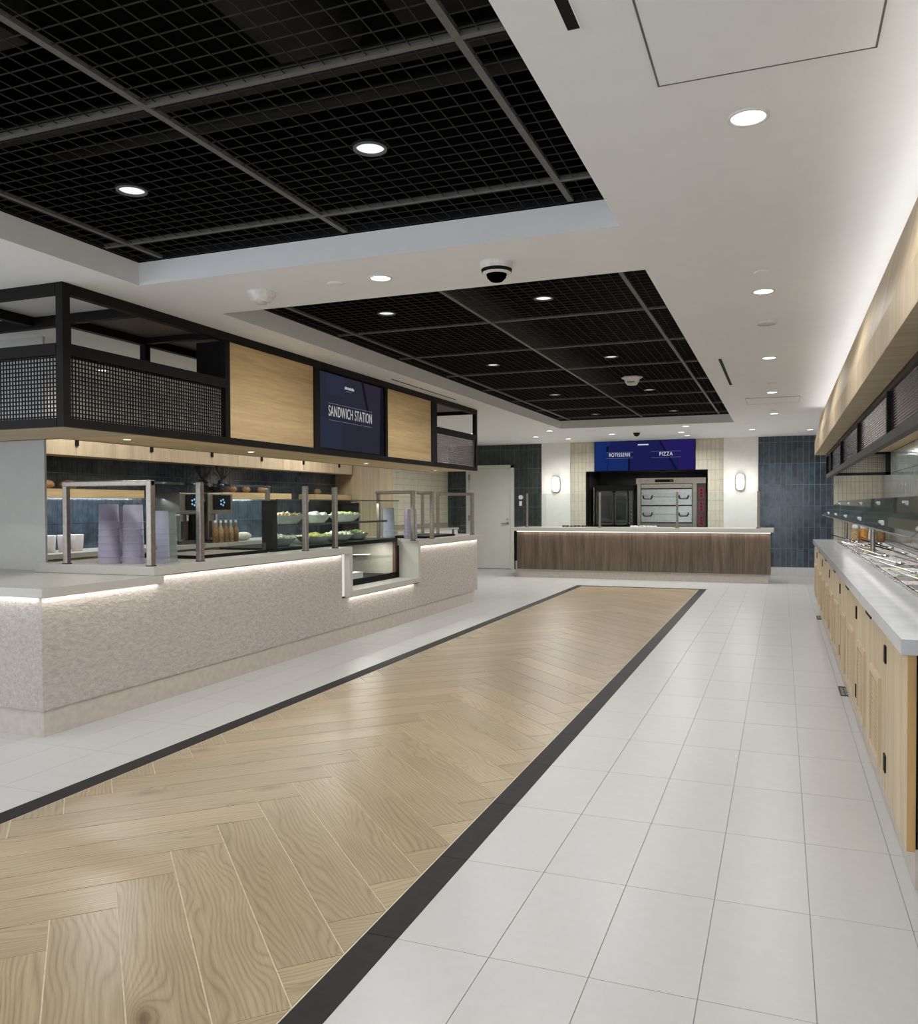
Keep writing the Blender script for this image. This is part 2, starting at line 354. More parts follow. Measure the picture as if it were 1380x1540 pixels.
# charcoal border tiles
box(BX0, BX1, -3.5, BY1, -.0031, -.0018).build('wood_grout_bed', 'grout_wood', floor)
brd = []
for j in range(-6, 19):
    y0 = OY+j*TY; y1 = min(y0+TY, BY1-BW)
    if y0 >= BY1-BW: continue
    brd += [(BX1-BW, BX1, y0, y1), (BX0, BX0+BW, y0, y1)]
x = BX0
while x < BX1-.01:
    brd.append((x, min(x+TY, BX1), BY1-BW, BY1)); x += TY
for x0, x1, y0, y1 in brd: box(x0+g, x1-g, y0+g, y1-g, -.0025, .0004).build('border_tile', 'tile_dark', floor)
# herringbone planks
WX0, WX1, WY0, WY1 = BX0+BW+.006, BX1-BW-.006, -.9, BY1-BW-.005
PW, PL, HX, HY = .2085, 1.235, -2.262, 2.372
def clip(poly, fn):
    out = []
    for i in range(len(poly)):
        a, b = poly[i], poly[(i+1) % len(poly)]; fa, fb = fn(a), fn(b)
        if fa >= 0: out.append(a)
        if (fa >= 0) != (fb >= 0):
            t = fa/(fa-fb); out.append((a[0]+(b[0]-a[0])*t, a[1]+(b[1]-a[1])*t))
    return out
q = math.sqrt(.5)
def ab(a, b): return (HX+(a+b)*q, HY+(a-b)*q)
np_ = 0; gp = .0022
for col in range(-2, 3):
    for k in range(-16, 46):
        for fam in (0, 1):
            sh = col*PL
            if fam == 0: a0, a1, b0, b1 = k*PW, (k+1)*PW, -k*PW, -k*PW+PL
            else: a0, a1, b0, b1 = k*PW-PL, k*PW, -k*PW, -k*PW+PW
            a0 += sh; a1 += sh; b0 += sh; b1 += sh
            P = [ab(a0+gp, b0+gp), ab(a1-gp, b0+gp), ab(a1-gp, b1-gp), ab(a0+gp, b1-gp)]
            for fn in (lambda p: p[0]-WX0, lambda p: WX1-p[0], lambda p: p[1]-WY0, lambda p: WY1-p[1]): 
                if P: P = clip(P, fn)
            if len(P) < 3: continue
            ar = abs(sum(P[i][0]*P[(i+1) % len(P)][1]-P[(i+1) % len(P)][0]*P[i][1] for i in range(len(P))))/2
            if ar < .002: continue
            cx_ = sum(p[0] for p in P)/len(P); cy_ = sum(p[1] for p in P)/len(P); th = -math.pi/4 if fam == 0 else math.pi/4
            c_, s_ = math.cos(-th), math.sin(-th)
            L = [((p[0]-cx_)*c_-(p[1]-cy_)*s_, (p[0]-cx_)*s_+(p[1]-cy_)*c_) for p in P]
            if sum(L[i][0]*L[(i+1) % len(L)][1]-L[(i+1) % len(L)][0]*L[i][1] for i in range(len(L))) < 0: L = L[::-1]
            n = len(L); me = bpy.data.meshes.new('plank')
            me.from_pydata([(p[0], p[1], -.0022) for p in L]+[(p[0], p[1], 0) for p in L], [], [tuple(range(n, 2*n))]+[(i, (i+1) % n, n+(i+1) % n, n+i) for i in range(n)])
            me.materials.append(M['plank']); o = bpy.data.objects.new('plank', me); C.objects.link(o); o.parent = floor
            o.location = (cx_-ORG['floor'][0], cy_-ORG['floor'][1], -ORG['floor'][2]); o.rotation_euler = (0, 0, th); np_ += 1
print('planks', np_, 'tiles', len(tl))

# ================================================================= CEILING
H1 = (-3.51, -.705, -2.4, 3.92); H2 = (-3.51, -.705, 4.70, 13.89)
cl = MB()
for x0, x1, y0, y1 in [(-7.0, H1[0], -3.6, 18.6), (H1[1], 1.4, -3.6, 18.6), (H1[0], H1[1], -3.6, H1[2]), (H1[0], H1[1], H1[3], H2[2]), (H1[0], H1[1], H2[3], 18.6)]:
    cl.box(x0, x1, y0, y1, ZC, ZG-.004)
ceiling = cl.build('ceiling', 'paint', kind='structure')
pl = MB()
for (x0, x1, y0, y1) in (H1, H2):
    a, b, c_, d_ = x0-.3, x1+.3, y0-.3, y1+.3
    pl.box(a, b, c_, d_, 3.75, 3.8); pl.box(a-.04, a, c_, d_, ZG, 3.8); pl.box(b, b+.04, c_, d_, ZG, 3.8); pl.box(a, b, c_-.04, c_, ZG, 3.8); pl.box(a, b, d_, d_+.04, ZG, 3.8)
    for (u0, u1, v0, v1) in ((a, x0, c_, d_), (x1, b, c_, d_), (x0, x1, c_, y0), (x0, x1, y1, d_)): pl.box(u0, u1, v0, v1, ZG-.003, ZG+.002)
pl.build('plenum_lining', 'plenum', ceiling)
box(-7.0, 1.4, -3.6, 18.6, 3.9, 3.95).build('roof_slab', 'plenum', kind='structure')
def grid_ceiling(h, tees_x, tees_y, label):
    x0, x1, y0, y1 = h
    t = thing('grid_ceiling', label, 'ceiling grid', ((x0+x1)/2, (y0+y1)/2, ZG))
    for x in tees_x: box(x-.0135, x+.0135, y0, y1, ZG, ZG+.018).build('main_tee', 'grid', t)
    for y in tees_y: box(x0, x1, y-.011, y+.011, ZG+.0005, ZG+.018).build('cross_tee', 'grid', t)
    rim = MB().box(x0, x0+.02, y0, y1, ZG, ZG+.03).box(x1-.02, x1, y0, y1, ZG, ZG+.03).box(x0, x1, y0, y0+.02, ZG, ZG+.03).box(x0, x1, y1-.02, y1, ZG, ZG+.03)
    rim.build('perimeter_angle', 'blackmatt', t)
    xs = [x0]+sorted(tees_x)+[x1]; ys = [y0]+sorted(tees_y)+[y1]; wp = .0762; cache = {}
    for i in range(len(xs)-1):
        for j in range(len(ys)-1):
            ax, bx, ay, by = xs[i], xs[i+1], ys[j], ys[j+1]
            if bx-ax < .05 or by-ay < .05: continue
            rx = sorted(tees_x)[0]+wp/2; ry = sorted(tees_y)[0]+wp/2
            m_ = MB(); kx = math.ceil((ax+.01-rx)/wp)
            while rx+kx*wp < bx-.01:
                xx = rx+kx*wp; m_.box(xx-.0012, xx+.0012, ay, by, ZG+.004, ZG+.008); kx += 1
            ky = math.ceil((ay+.01-ry)/wp)
            while ry+ky*wp < by-.01:
                yy = ry+ky*wp; m_.box(ax, bx, yy-.0012, yy+.0012, ZG+.006, ZG+.010); ky += 1
            m_.build('mesh_panel', 'wire', t)
    return t
TXS = [-.931, -2.132, -3.333]
g1 = grid_ceiling(H1, TXS, [-2.46+1.22*k for k in range(1, 6)], 'black open-cell ceiling grid nearest the camera, with two downlights')
g2 = grid_ceiling(H2, TXS, [5.03+1.22*k for k in range(0, 8)], 'long black open-cell ceiling grid beyond the dome camera')
# dark services above the grids
for i, (p0, p1, r, lb) in enumerate([((-1.75, -2.2, 3.25), (-1.75, 3.0, 3.3), .20, 'fat black round duct above the near ceiling grid'), ((-3.6, 3.35, 3.2), (-.6, 3.35, 3.2), .035, 'thin dark pipe crossing above the near grid, farther one'), ((-3.6, 2.75, 3.0), (-.6, 2.75, 3.0), .04, 'thicker dark pipe crossing above the near grid, nearer one'), ((-2.6, 4.6, 3.3), (-2.6, 14, 3.3), .16, 'black round duct running above the far ceiling grid')]):
    MB().cyl(p0, p1, r, 16).build('duct' if r > .1 else 'pipe', 'ductdark', label=lb, cat='duct' if r > .1 else 'pipe')
MB().box(-3.4, -2.55, .6, 2.3, 3.05, 3.35).build('duct', 'ductdark', label='flat rectangular black duct above the left of the near grid', cat='duct')
MB().box(-1.5, -.75, 2.95, 3.25, 3.4, 3.6).build('duct', 'ductdark', label='shallow black box duct above the right of the near grid', cat='duct')

def downlight(x, y, z, label, mat='lamp', e=SPOT, group=None, r=.057, lit=True):
    t = thing('downlight', label, 'ceiling light', (x, y, z), group)
    MB().lathe((x, y, z), [(r+.011, .0), (r+.011, -.004), (r, -.005), (r-.002, .012)], 28).build('trim_ring', 'white' if mat == 'lamp' else 'grid', t)
    MB().disc((x, y, z-.001 if mat == 'lamp' else z+.004), r-.001, 28, False).build('lens', mat, t)
    if mat != 'lamp': MB().lathe((x, y, z), [(r+.016, .008), (r+.012, 0)], 24).build('housing', 'blackmatt', t)
    if lit: spot('downlight_beam', x, y, z-.012, e)
    return t
names = ['nearest', 'second', 'third', 'fourth', 'fifth']
for i in range(5): downlight(-.108, [2.987, 5.443, 7.924, 10.373, 12.81][i], ZC, 'bright round downlight in the white ceiling by the wood bulkhead, %s in its row' % names[i])
for k in range(2): downlight(-.108, [.53, -1.9][k], ZC, 'round downlight in the white ceiling behind the camera, %s' % ('nearer' if k == 0 else 'farther'))
for i, y in enumerate((3.02, 5.63, 8.09, 10.58, 13.09)):
    for x, s_ in ((-1.537, 'right'), (-2.739, 'left')):
        downlight(x, y, ZG-.003, ('round downlight in the %s black grid, %s of its %s row' % ('near' if i == 0 else 'far', 'only one' if i == 0 else names[i-1], s_)), 'lampsoft', SPOT*1.1)
for x, s_ in ((-1.537, 'right'), (-2.739, 'left')): downlight(x, .5, ZG-.003, 'round downlight in the near grid behind the camera, %s' % s_, 'lampsoft', SPOT*1.1)
downlight(-2.13, 4.304, ZC, 'round downlight on the white band between the two black grids')
for x, y, lb in [(-.484, 15.386, 'small downlight over the right end of the walnut counter'), (.456, 15.801, 'small downlight before the tall blue tile wall, rightmost of all'), (-3.779, 14.211, 'small downlight close to the far left corner of the black grid'), (-3.898, 16.066, 'small downlight near the left wall lamp, close to the far wall'), (-2.903, 15.343, 'small downlight in front of the left of the blue menu screen'), (-1.482, 14.286, 'small downlight above the pizza lettering, nearest of three'), (-1.681, 15.429, 'small downlight above the pizza lettering, middle of three'), (-1.658, 16.216, 'small downlight above the pizza lettering, farthest of three'), (-4.35, 15.35, 'small downlight above the left end of the walnut counter'), (-5.174, 14.18, 'small downlight seen through the far open bay of the canopy')]:
    downlight(x, y, ZC, lb, 'lamp', SPOT*1.15)
for x, y in ((-6.0, 10.4), (-6.0, 6.2)): downlight(x, y, ZC, 'round downlight over the kitchen aisle, at its %s' % ('far end' if y > 8 else 'near end'), 'lamp', SPOT*1.3)
for x, y in ((-5.2, 2.2), (-5.2, -.3)): downlight(x, y, ZC, 'round downlight over the open floor left of the camera, %s' % ('forward one' if y > 0 else 'rear one'))
# discs, smoke heads, camera, slots
def cdisc(x, y, label, r=.045, name='sprinkler_cover'):
    MB().lathe((x, y, ZC), [(.001, -.007), (r*.9, -.007), (r, -.004), (r, 0)], 24).build(name, 'paint', label=label, cat='sprinkler cover')
cdisc(-2.424, 4.307, 'flat white sprinkler cover beside the smoke detector', .045)
cdisc(-.105, 4.992, 'flat white sprinkler cover just before the second right-row downlight', .045)
cdisc(-.105, 9.578, 'flat white sprinkler cover just before the fourth right-row downlight')
cdisc(-.115, 12.2, 'flat white sprinkler cover just before the fifth right-row downlight')
cdisc(-.53, 14.3, 'flat white sprinkler cover over the right end of the walnut counter')
cdisc(-5.6, 13.7, 'flat white sprinkler cover above the far door')
t = thing('smoke_detector', 'white smoke detector on the ceiling left of the sprinkler cover', 'smoke detector', (-2.943, 4.326, ZC))
MB().lathe((-2.943, 4.326, ZC), [(.085, 0), (.085, -.018), (.07, -.03), (.068, -.045), (.045, -.058), (.001, -.058)], 28).build('housing', 'white', t)
MB().lathe((-2.943, 4.326, ZC), [(.03, -.057), (.028, -.068), (.001, -.07)], 18).build('sensor', 'curb', t)
t = thing('ceiling_speaker', 'white round ceiling speaker between the second and third right-row downlights', 'speaker', (-.106, 6.36, ZC))
MB().lathe((-.106, 6.36, ZC), [(.075, 0), (.075, -.012), (.06, -.018)], 24).build('rim', 'white', t)
MB().disc((-.106, 6.36, ZC-.014), .062, 24, False).build('grille', 'curb', t)
x, y = -1.424, 4.27
t = thing('dome_camera', 'white dome security camera with black band between the two black grids', 'security camera', (x, y, ZC))
MB().lathe((x, y, ZC), [(.088, 0), (.088, -.034), (.08, -.038)], 32).build('base_ring', 'white', t)
MB().lathe((x, y, ZC), [(.083, -.036), (.079, -.052), (.07, -.054)], 32).build('black_band', 'blackmatt', t)
MB().lathe((x, y, ZC), [(.076, -.053), (.07, -.06), (.055, -.062)], 32).build('collar', 'white', t)
MB().lathe((x, y, ZC), [(.056, -.058), (.05, -.08), (.032, -.098), (.001, -.106)], 24).build('dome', M['glass_tray'], t)
MB().blob((x, y, ZC-.068), .03, jit=0).build('lens', 'black', t)
x, y = -1.567, 9.468
t = thing('wireless_access_point', 'small white sensor pod hanging in the far black grid', 'sensor', (x, y, ZG-.06))
MB().lathe((x, y, ZG), [(.001, -.09), (.055, -.09), (.075, -.06), (.085, -.03), (.12, -.012), (.12, 0), (.001, 0)], 6).build('shell', 'white', t)
MB().box(x-.04, x+.04, y-.082, y-.078, ZG-.07, ZG-.06).build('sensor_slot', 'duct', t)
x, y = -2.375, 14.832
t = thing('dome_camera', 'small black and white dome camera above the blue menu screen', 'security camera', (x, y, ZC))
MB().lathe((x, y, ZC), [(.07, 0), (.07, -.03), (.062, -.034)], 24).build('base_ring', 'white', t)
MB().lathe((x, y, ZC), [(.062, -.032), (.05, -.07), (.025, -.095), (.001, -.1)], 24).build('dome', 'blackmatt', t)
for x0, x1, y0, y1, lb in [(-.547, -.513, .7, 2.26, 'black linear air slot beside the near grid at the top of the photo'), (-.532, -.503, 7.82, 9.55, 'black linear air slot right of the far grid'), (-3.728, -3.70, 7.76, 9.56, 'thin black air slot above the sandwich sign')]:
    t = thing('air_slot', lb, 'air vent', ((x0+x1)/2, (y0+y1)/2, ZC-.004))
    MB().box(x0, x1, y0, y1, ZC-.003, ZC+.001).build('slot_opening', 'blackmatt', t)
    MB().box(x0-.004, x0, y0-.004, y1+.004, ZC-.004, ZC+.001).box(x1, x1+.004, y0-.004, y1+.004, ZC-.004, ZC+.001).build('slot_edge', 'paint', t)
def hatch(x0, x1, y0, y1, lb, wd=.006):
    t = thing('access_panel', lb, 'ceiling hatch', ((x0+x1)/2, (y0+y1)/2, ZC-.003))
    MB().box(x0+wd, x1-wd, y0+wd, y1-wd, ZC-.0028, ZC).build('panel', 'paint', t)
    MB().box(x0, x0+wd, y0, y1, ZC-.0035, ZC).box(x1-wd, x1, y0, y1, ZC-.0035, ZC).box(x0, x1, y0, y0+wd, ZC-.0035, ZC).box(x0, x1, y1-wd, y1, ZC-.0035, ZC).build('gap', 'grid', t)
hatch(-.361, .249, 2.05-.1, 2.665, 'large square hatch with hairline gap in the ceiling, near the camera')
hatch(-.42, .20, 10.85, 11.5, 'faint square hatch in the ceiling beyond the fourth right-row downlight', .003)

# ================================================================= WALLS
def tilewall(parent, plane, c, rs, mat, groutmat, single, thick=.006, gap=.0026, nrm=-1):
    """plane 'Y': rects are (x0,x1,z0,z1) at y=c; plane 'X': rects are (y0,y1,z0,z1) at x=c. nrm: side the tiles stand proud on."""
    mb = MB()
    for r in rs:
        dz = random.uniform(0, .0015); a, b = c, c+nrm*(thick+dz)
        f = (lambda m: m.box(r[0]+gap, r[1]-gap, a, b, r[2]+gap, r[3]-gap)) if plane == 'Y' else (lambda m: m.box(a, b, r[0]+gap, r[1]-gap, r[2]+gap, r[3]-gap))
        if single: f(MB()).build('tile', mat, parent)
        else: f(mb)
    if not single: mb.build('tiles', mat, parent, kind='stuff')
WY = 17.1
OPN = (-3.775, -1.356, 0, 2.06)      # oven bay
wf = MB().box(-7.0, OPN[0], WY+.008, WY+.2, 0, ZC).box(OPN[1], 1.4, WY+.008, WY+.2, 0, ZC).box(OPN[0], OPN[1], WY+.008, WY+.2, OPN[3], ZC)
wall_far = wf.build('wall_far', 'wallpaint', kind='structure')
DX0, DX1 = -6.41, -5.33
# grout beds then tiles
MB().box(-6.85, -4.706, WY+.003, WY+.008, 0, ZC).build('grout_bed', 'darkgrout', wall_far)
MB().box(-.424, 1.22, WY+.003, WY+.008, .17, ZC).build('grout_bed', 'bluegrout', wall_far)
MB().box(-4.093, -3.775, WY+.003, WY+.008, 0, ZC).box(-1.356, -1.058, WY+.003, WY+.008, 0, ZC).box(-3.775, -1.356, WY+.003, WY+.008, 2.06, ZC).build('grout_bed', 'beigegrout', wall_far)
tilewall(wall_far, 'Y', WY+.003, rects(-6.85, -4.706, 0, ZC, .1016, .4049, -4.706, .121, [(DX0-.01, DX1+.01, -1, 2.24)]), 'dark', None, True)
tilewall(wall_far, 'Y', WY+.003, rects(-.424, 1.22, .171, ZC, .0998, .4049, -.424, .121), 'blue', None, True)
tilewall(wall_far, 'Y', WY+.003, rects(-4.093, -1.058, .85, ZC, .080, .20, -4.093, .05, [(-3.775, -1.356, -1, 2.06)]), 'beige', None, False, gap=.002)
tb = MB()
for r in rects(-.424, 1.22, 0, .171, .1016, .171, -.424, 0): tb.box(r[0]+.001, r[1]-.001, WY-.012, WY+.003, 0, r[3]-.001)
tb.build('base_tiles', 'tile_white', wall_far, kind='stuff')
for x0, x1 in ((-4.706, -4.093), (-1.058, -.424)): MB().box(x0, x1, WY-.05, WY+.01, 0, ZC-.001).build('pier', 'wallpaint', wall_far)
# oven bay lining
MB().box(OPN[0]-.05, OPN[0], WY+.2, 18.6, 0, 2.3).box(OPN[1], OPN[1]+.05, WY+.2, 18.6, 0, 2.3).box(OPN[0], OPN[1], 18.55, 18.6, 0, 2.3).box(OPN[0], OPN[1], WY+.2, 18.6, 2.2, 2.3).build('oven_bay_lining', 'duct', wall_far)
MB().box(OPN[0]+.001, OPN[0]+.02, WY-.004, WY+.25, .9, 2.06).box(OPN[0], OPN[1], WY-.004, WY+.25, 2.045, 2.059).build('opening_trim', 'blackmatt', wall_far)
# door
door = thing('door_1', 'plain pale grey door in a white frame in the dark tiled far wall', 'door', (-5.87, WY, 0)); door['kind'] = 'structure'
MB().box(DX0, DX0+.065, WY-.03, WY+.01, 0, 2.235).box(DX1-.065, DX1, WY-.03, WY+.01, 0, 2.235).box(DX0, DX1, WY-.03, WY+.01, 2.17, 2.235).build('door_frame', 'door', door)
MB().box(DX0+.068, DX1-.068, WY-.012, WY+.008, .012, 2.167).build('door_leaf', 'door', door)
for z in (1.98, 1.1, .25): MB().box(DX0+.05, DX0+.085, WY-.034, WY-.012, z-.06, z+.06).build('hinge', 'steel', door)
MB().cyl((-5.47, WY-.012, .985), (-5.47, WY-.022, .985), .028, 16).cyl((-5.47, WY-.012, 1.075), (-5.47, WY-.02, 1.075), .018, 14).build('rose', 'steel', door)
MB().cyl((-5.47, WY-.02, .985), (-5.47, WY-.06, .985), .01).cyl((-5.47, WY-.055, .985), (-5.60, WY-.055, .985), .009).build('lever_handle', 'steel', door)
# intercom
MB().cyl((-5.172, WY-.004, 1.54), (-5.172, WY-.035, 1.54), .047, 20).build('thermostat', 'white', label='round white wall button unit on the dark tiles right of the door', cat='wall control')
MB().box(-5.205, -5.15, WY-.02, WY-.004, 1.36, 1.46).build('wall_switch', 'white', label='small white switch plate below the round button by the door', cat='switch')
# capsule wall lamps
def capsule(cx_, cz, hw, hh, n=10):
    p = []
    for i in range(n+1): t = math.pi*i/n; p.append((cx_+hw*math.cos(t), cz+hh-hw+hw*math.sin(t)))
    for i in range(n+1): t = math.pi+math.pi*i/n; p.append((cx_+hw*math.cos(t), cz-hh+hw+hw*math.sin(t)))
    return p
for x, lb in ((-4.392, 'glowing capsule wall lamp on the left white pier'), (-.750, 'glowing capsule wall lamp on the right white pier by the blue tiles')):
    t = thing('wall_lamp', lb, 'wall lamp', (x, WY-.05, 1.64))
    MB().prism(capsule(x, 1.805, .088, .17), 'Y', WY-.052, WY-.085).build('frame', 'steel', t)
    MB().prism(capsule(x, 1.805, .074, .157), 'Y', WY-.08, WY-.12).build('diffuser', 'sconce', t)
    l = bpy.data.lights.new('lamp_glow', 'POINT'); l.energy = 3; l.shadow_soft_size = .07; l.color = (1, .93, .83); o = bpy.data.objects.new('lamp_glow', l); o.location = (x, WY-.22, 1.805); C.objects.link(o)
wall_left = MB().box(-7.0, -6.86, 2.7, 18.6, 0, ZC).box(-7.0, -6.86, -3.6, -3.3, 0, ZC).box(-7.0, -6.86, -3.3, 2.7, 0, .2).box(-7.0, -6.86, -3.3, 2.7, 2.5, ZC).build('wall_left', 'wallpaint', kind='structure')
wall_back = MB().box(-7.0, -6.5, -3.75, -3.6, 0, ZC).box(.9, 1.4, -3.75, -3.6, 0, ZC).box(-6.5, .9, -3.75, -3.6, 0, .2).box(-6.5, .9, -3.75, -3.6, 2.5, ZC).build('wall_back', 'wallpaint', kind='structure')
for nm, x0, x1 in (('window_1', -6.5, -4.1), ('window_2', -4.0, -1.6), ('window_3', -1.5, .9)):
    MB().box(x0, x0+.05, -3.72, -3.66, .2, 2.5).box(x1-.05, x1, -3.72, -3.66, .2, 2.5).box(x0, x1, -3.72, -3.66, .2, .25).box(x0, x1, -3.72, -3.66, 2.45, 2.5).build(nm, 'duct', kind='structure')
for nm, y0, y1 in (('left_fill_window_1', -3.3, -.35), ('left_fill_window_2', -.25, 2.7)):
    MB().box(-6.97, -6.9, y0, y0+.05, .2, 2.5).box(-6.97, -6.9, y1-.05, y1, .2, 2.5).box(-6.97, -6.9, y0, y1, .2, .25).box(-6.97, -6.9, y0, y1, 2.45, 2.5).build(nm, 'duct', kind='structure')  # unseen left windows, added to let in more fill light
wall_right = box(1.23, 1.4, -3.6, 18.6, 0, ZC).build('wall_right', 'wallpaint', kind='structure')
MB().box(-6.86, -6.855, 4.9, 12.2, .9, 2.0).build('grout_bed', 'bluegrout', wall_left)
tilewall(wall_left, 'X', -6.855, rects(5.0, 12.13, .935, 1.95, .066, .262, 5.0, .935), 'blue', None, False, nrm=1, gap=.0016)
MB().box(-6.86, -6.855, 13.4, 17.1, .0, ZC).build('grout_bed', 'beigegrout', wall_left)
tilewall(wall_left, 'X', -6.855, rects(13.4, 17.09, 1.0, ZC, .35, .12, 13.4, .1), 'beige', None, False, nrm=1)
MB().box(1.225, 1.23, 3.0, 12.14, .9, 2.03).build('grout_bed', 'darkgrout', wall_right)
tilewall(wall_right, 'X', 1.225, rects(3.0, 12.14, .9, 2.03, .1016, .4049, 3.0, .93), 'blue_lit', None, False, nrm=-1)
# beige tiled return wall at the end of the salad bar
pier = box(.645, 1.23, 12.16, 12.30, 0, ZC).build('wall_return', 'beigegrout', kind='structure')
tilewall(pier, 'Y', 12.16, rects(.645, 1.22, .9, ZC, .0508, .1524, .645, .9), 'beige', None, False, gap=.002)
# grey partition behind the ledge, left
part = box(-6.85, -5.22, 4.80, 4.82, 0, ZC).build('wall_partition', 'greypaint', kind='structure')

# ================================================================= WOOD BULKHEAD ON THE RIGHT
t = thing('wood_bulkhead', 'long oak-veneered bulkhead under the ceiling above the salad bar', 'bulkhead', (.7, 6.7, 2.02))
MB().prism([(.41, 2.04), (.41, 2.19), (.472, 2.52), (.49, 2.52), (.435, 2.185), (.435, 2.04)], 'Y', 1.2, 12.28).build('fascia', 'oak', t)
MB().box(.41, .545, 1.2, 12.28, 2.028, 2.04).build('underside', 'oakX', t)
MB().box(.56, 1.21, 1.2, 12.15, 2.04, 2.44).build('core', 'oakX', t)
MB().box(.505, .56, 1.2, 12.2, 2.44, 2.495).build('light_channel', 'white', t)
wf2 = box(.80, 1.21, 1.2, 12.15, 2.44, ZC-.001).build('bulkhead_upstand', 'paint', t)

# ================================================================= HOOD / GLASS CANOPY ABOVE THE SALAD BAR
t = thing('salad_bar_canopy', 'black-framed canopy with ribbed glass panels under the oak bulkhead', 'canopy', (.88, 7, 1.72))
HP = [3.3, 5.28, 7.25, 9.29, 11.12, 12.18]
MB().box(.55, .595, 3.0, 12.2, 1.715, 1.765).build('bottom_rail', 'duct', t)
MB().box(.555, .6, 3.0, 12.2, 2.0, 2.027).build('top_rail', 'duct', t)
for y in HP: MB().box(.548, .60, y-.028, y+.028, 1.766, 1.999).build('post', 'blackmatt', t)
for i in range(len(HP)-1):
    m_ = MB(); y0, y1 = HP[i]+.028, HP[i+1]-.028; n = 15; z0, z1 = 1.765, 2.0
    vs = []; fs = []
    for k in range(n*6+1):
        zz = z0+(z1-z0)*k/(n*6); xx = .575+.008*abs(math.sin(math.pi*k/6))*-1
        vs += [(xx, y0, zz), (xx, y1, zz)]
    for k in range(n*6): fs.append((2*k+2, 2*k+3, 2*k+1, 2*k))
    m_.add(vs, fs, True).build('ribbed_glass', M['reeded_dim_reflection'] if i in (0, 2, 4) else M['reeded'], t)  # alternate panels darker: uneven reflections put into the glass colour
MB().box(.60, 1.21, 3.0, 11.2, 1.99, 2.02).build('lining', 'oakY', t)
for y in (11.22, 5.5): MB().box(.60, 1.21, y-.02, y+.02, 1.965, 1.99).box(.60, 1.21, y-.02, y+.02, 1.715, 1.75).box(1.155, 1.21, y-.02, y+.02, 1.715, 1.99).build('cross_frame', 'blackmatt', t) if y > 6 else None
mm = MB(); 
for k in range(24): mm.box(.62+k*.0226-.0016, .62+k*.0226+.0016, 11.215, 11.22, 1.75, 1.965)
for k in range(10): mm.box(.60, 1.16, 11.221, 11.226, 1.76+k*.0215-.0016, 1.76+k*.0215+.0016)
mm.build('wire_mesh', 'duct', t, kind='stuff')

# ================================================================= SALAD BAR
t = thing('salad_bar_cabinet', 'long row of light oak cabinets with vented doors under the salad bar', 'cabinet', (.8, 7.7, 0))
CXF = .41
MB().box(.445, 1.22, 3.33, 12.14, 0, .155).build('toe_kick', 'toe', t)
MB().box(CXF+.018, 1.22, 3.30, 12.14, .155, .60).box(CXF+.018, .64, 3.30, 12.14, .6, .845).box(1.16, 1.22, 3.30, 12.14, .6, .845).build('carcass', 'blackmatt', t)
MB().box(CXF, CXF+.02, 3.28, 3.925, .155, .842).build('filler_panel', 'oak', t)
MB().box(CXF, .437, 3.272, 3.28, .155, .842).build('corner_post', 'oakedge', t)
MB().box(.447, .83, 3.275, 3.30, .16, .83).build('end_door', 'oak', t)
MB().box(.84, 1.22, 3.275, 3.30, .16, .83).build('end_door', 'oak', t)
hs = MB()
for z in (.735, .27): MB().box(.440, .462, 3.266, 3.276, z-.045, z+.045).build('end_hinge', 'blackmatt', t)
ys = []
y = 3.93
while y < 12.0: ys.append(y); y += .735
ys.append(12.13)
for i in range(len(ys)-1):
    y0, y1 = ys[i]+.002, ys[i+1]-.002
    if y1-y0 < .2: continue
    d = MB().box(CXF, CXF+.019, y0+.002, y1-.002, .157, .842).build('door', 'oak', t)
    # raised vent frame and its lattice
    if i % 2 == 0: v0, v1 = y0+.165, y0+.57
    else: v0, v1 = y0+.155, y0+.56
    if v1 > y1-.03: continue
    z0, z1 = .205, .60; fw = .03
    MB().box(CXF-.013, CXF, v0, v0+fw, z0, z1).box(CXF-.013, CXF, v1-fw, v1, z0, z1).box(CXF-.013, CXF, v0+fw, v1-fw, z0, z0+fw).box(CXF-.013, CXF, v0+fw, v1-fw, z1-fw, z1).build('vent_frame', 'oak', d)
    lt = MB(); k = v0+fw+.012
    while k < v1-fw: lt.box(CXF-.007, CXF-.001, k-.003, k+.003, z0+fw, z1-fw); k += .021
    k = z0+fw+.012
    while k < z1-fw: lt.box(CXF-.008, CXF-.001, v0+fw, v1-fw, k-.003, k+.003); k += .021
    lt.build('vent_lattice', 'oak', d, kind='stuff')
    hy = ys[i] if i % 2 == 0 else ys[i+1]
    if i % 2 == 0 or i == len(ys)-2:
        for z in (.735, .275): MB().box(CXF-.006, CXF, hy-.028, hy+.028, z-.036, z+.036).build('hinge', 'blackmatt', d)
    if i % 2 == 0:
        MB().box(CXF-.005, CXF+.002, y1-.13, y1+.13, .806, .836).build('finger_pull', 'blackmatt', d)
for y in ys[:-1]: MB().box(CXF+.003, CXF+.0175, y-.0038, y+.0038, .157, .842).build('joint_shade', 'blackmatt', t)  # black strips set in the door joints as their shade
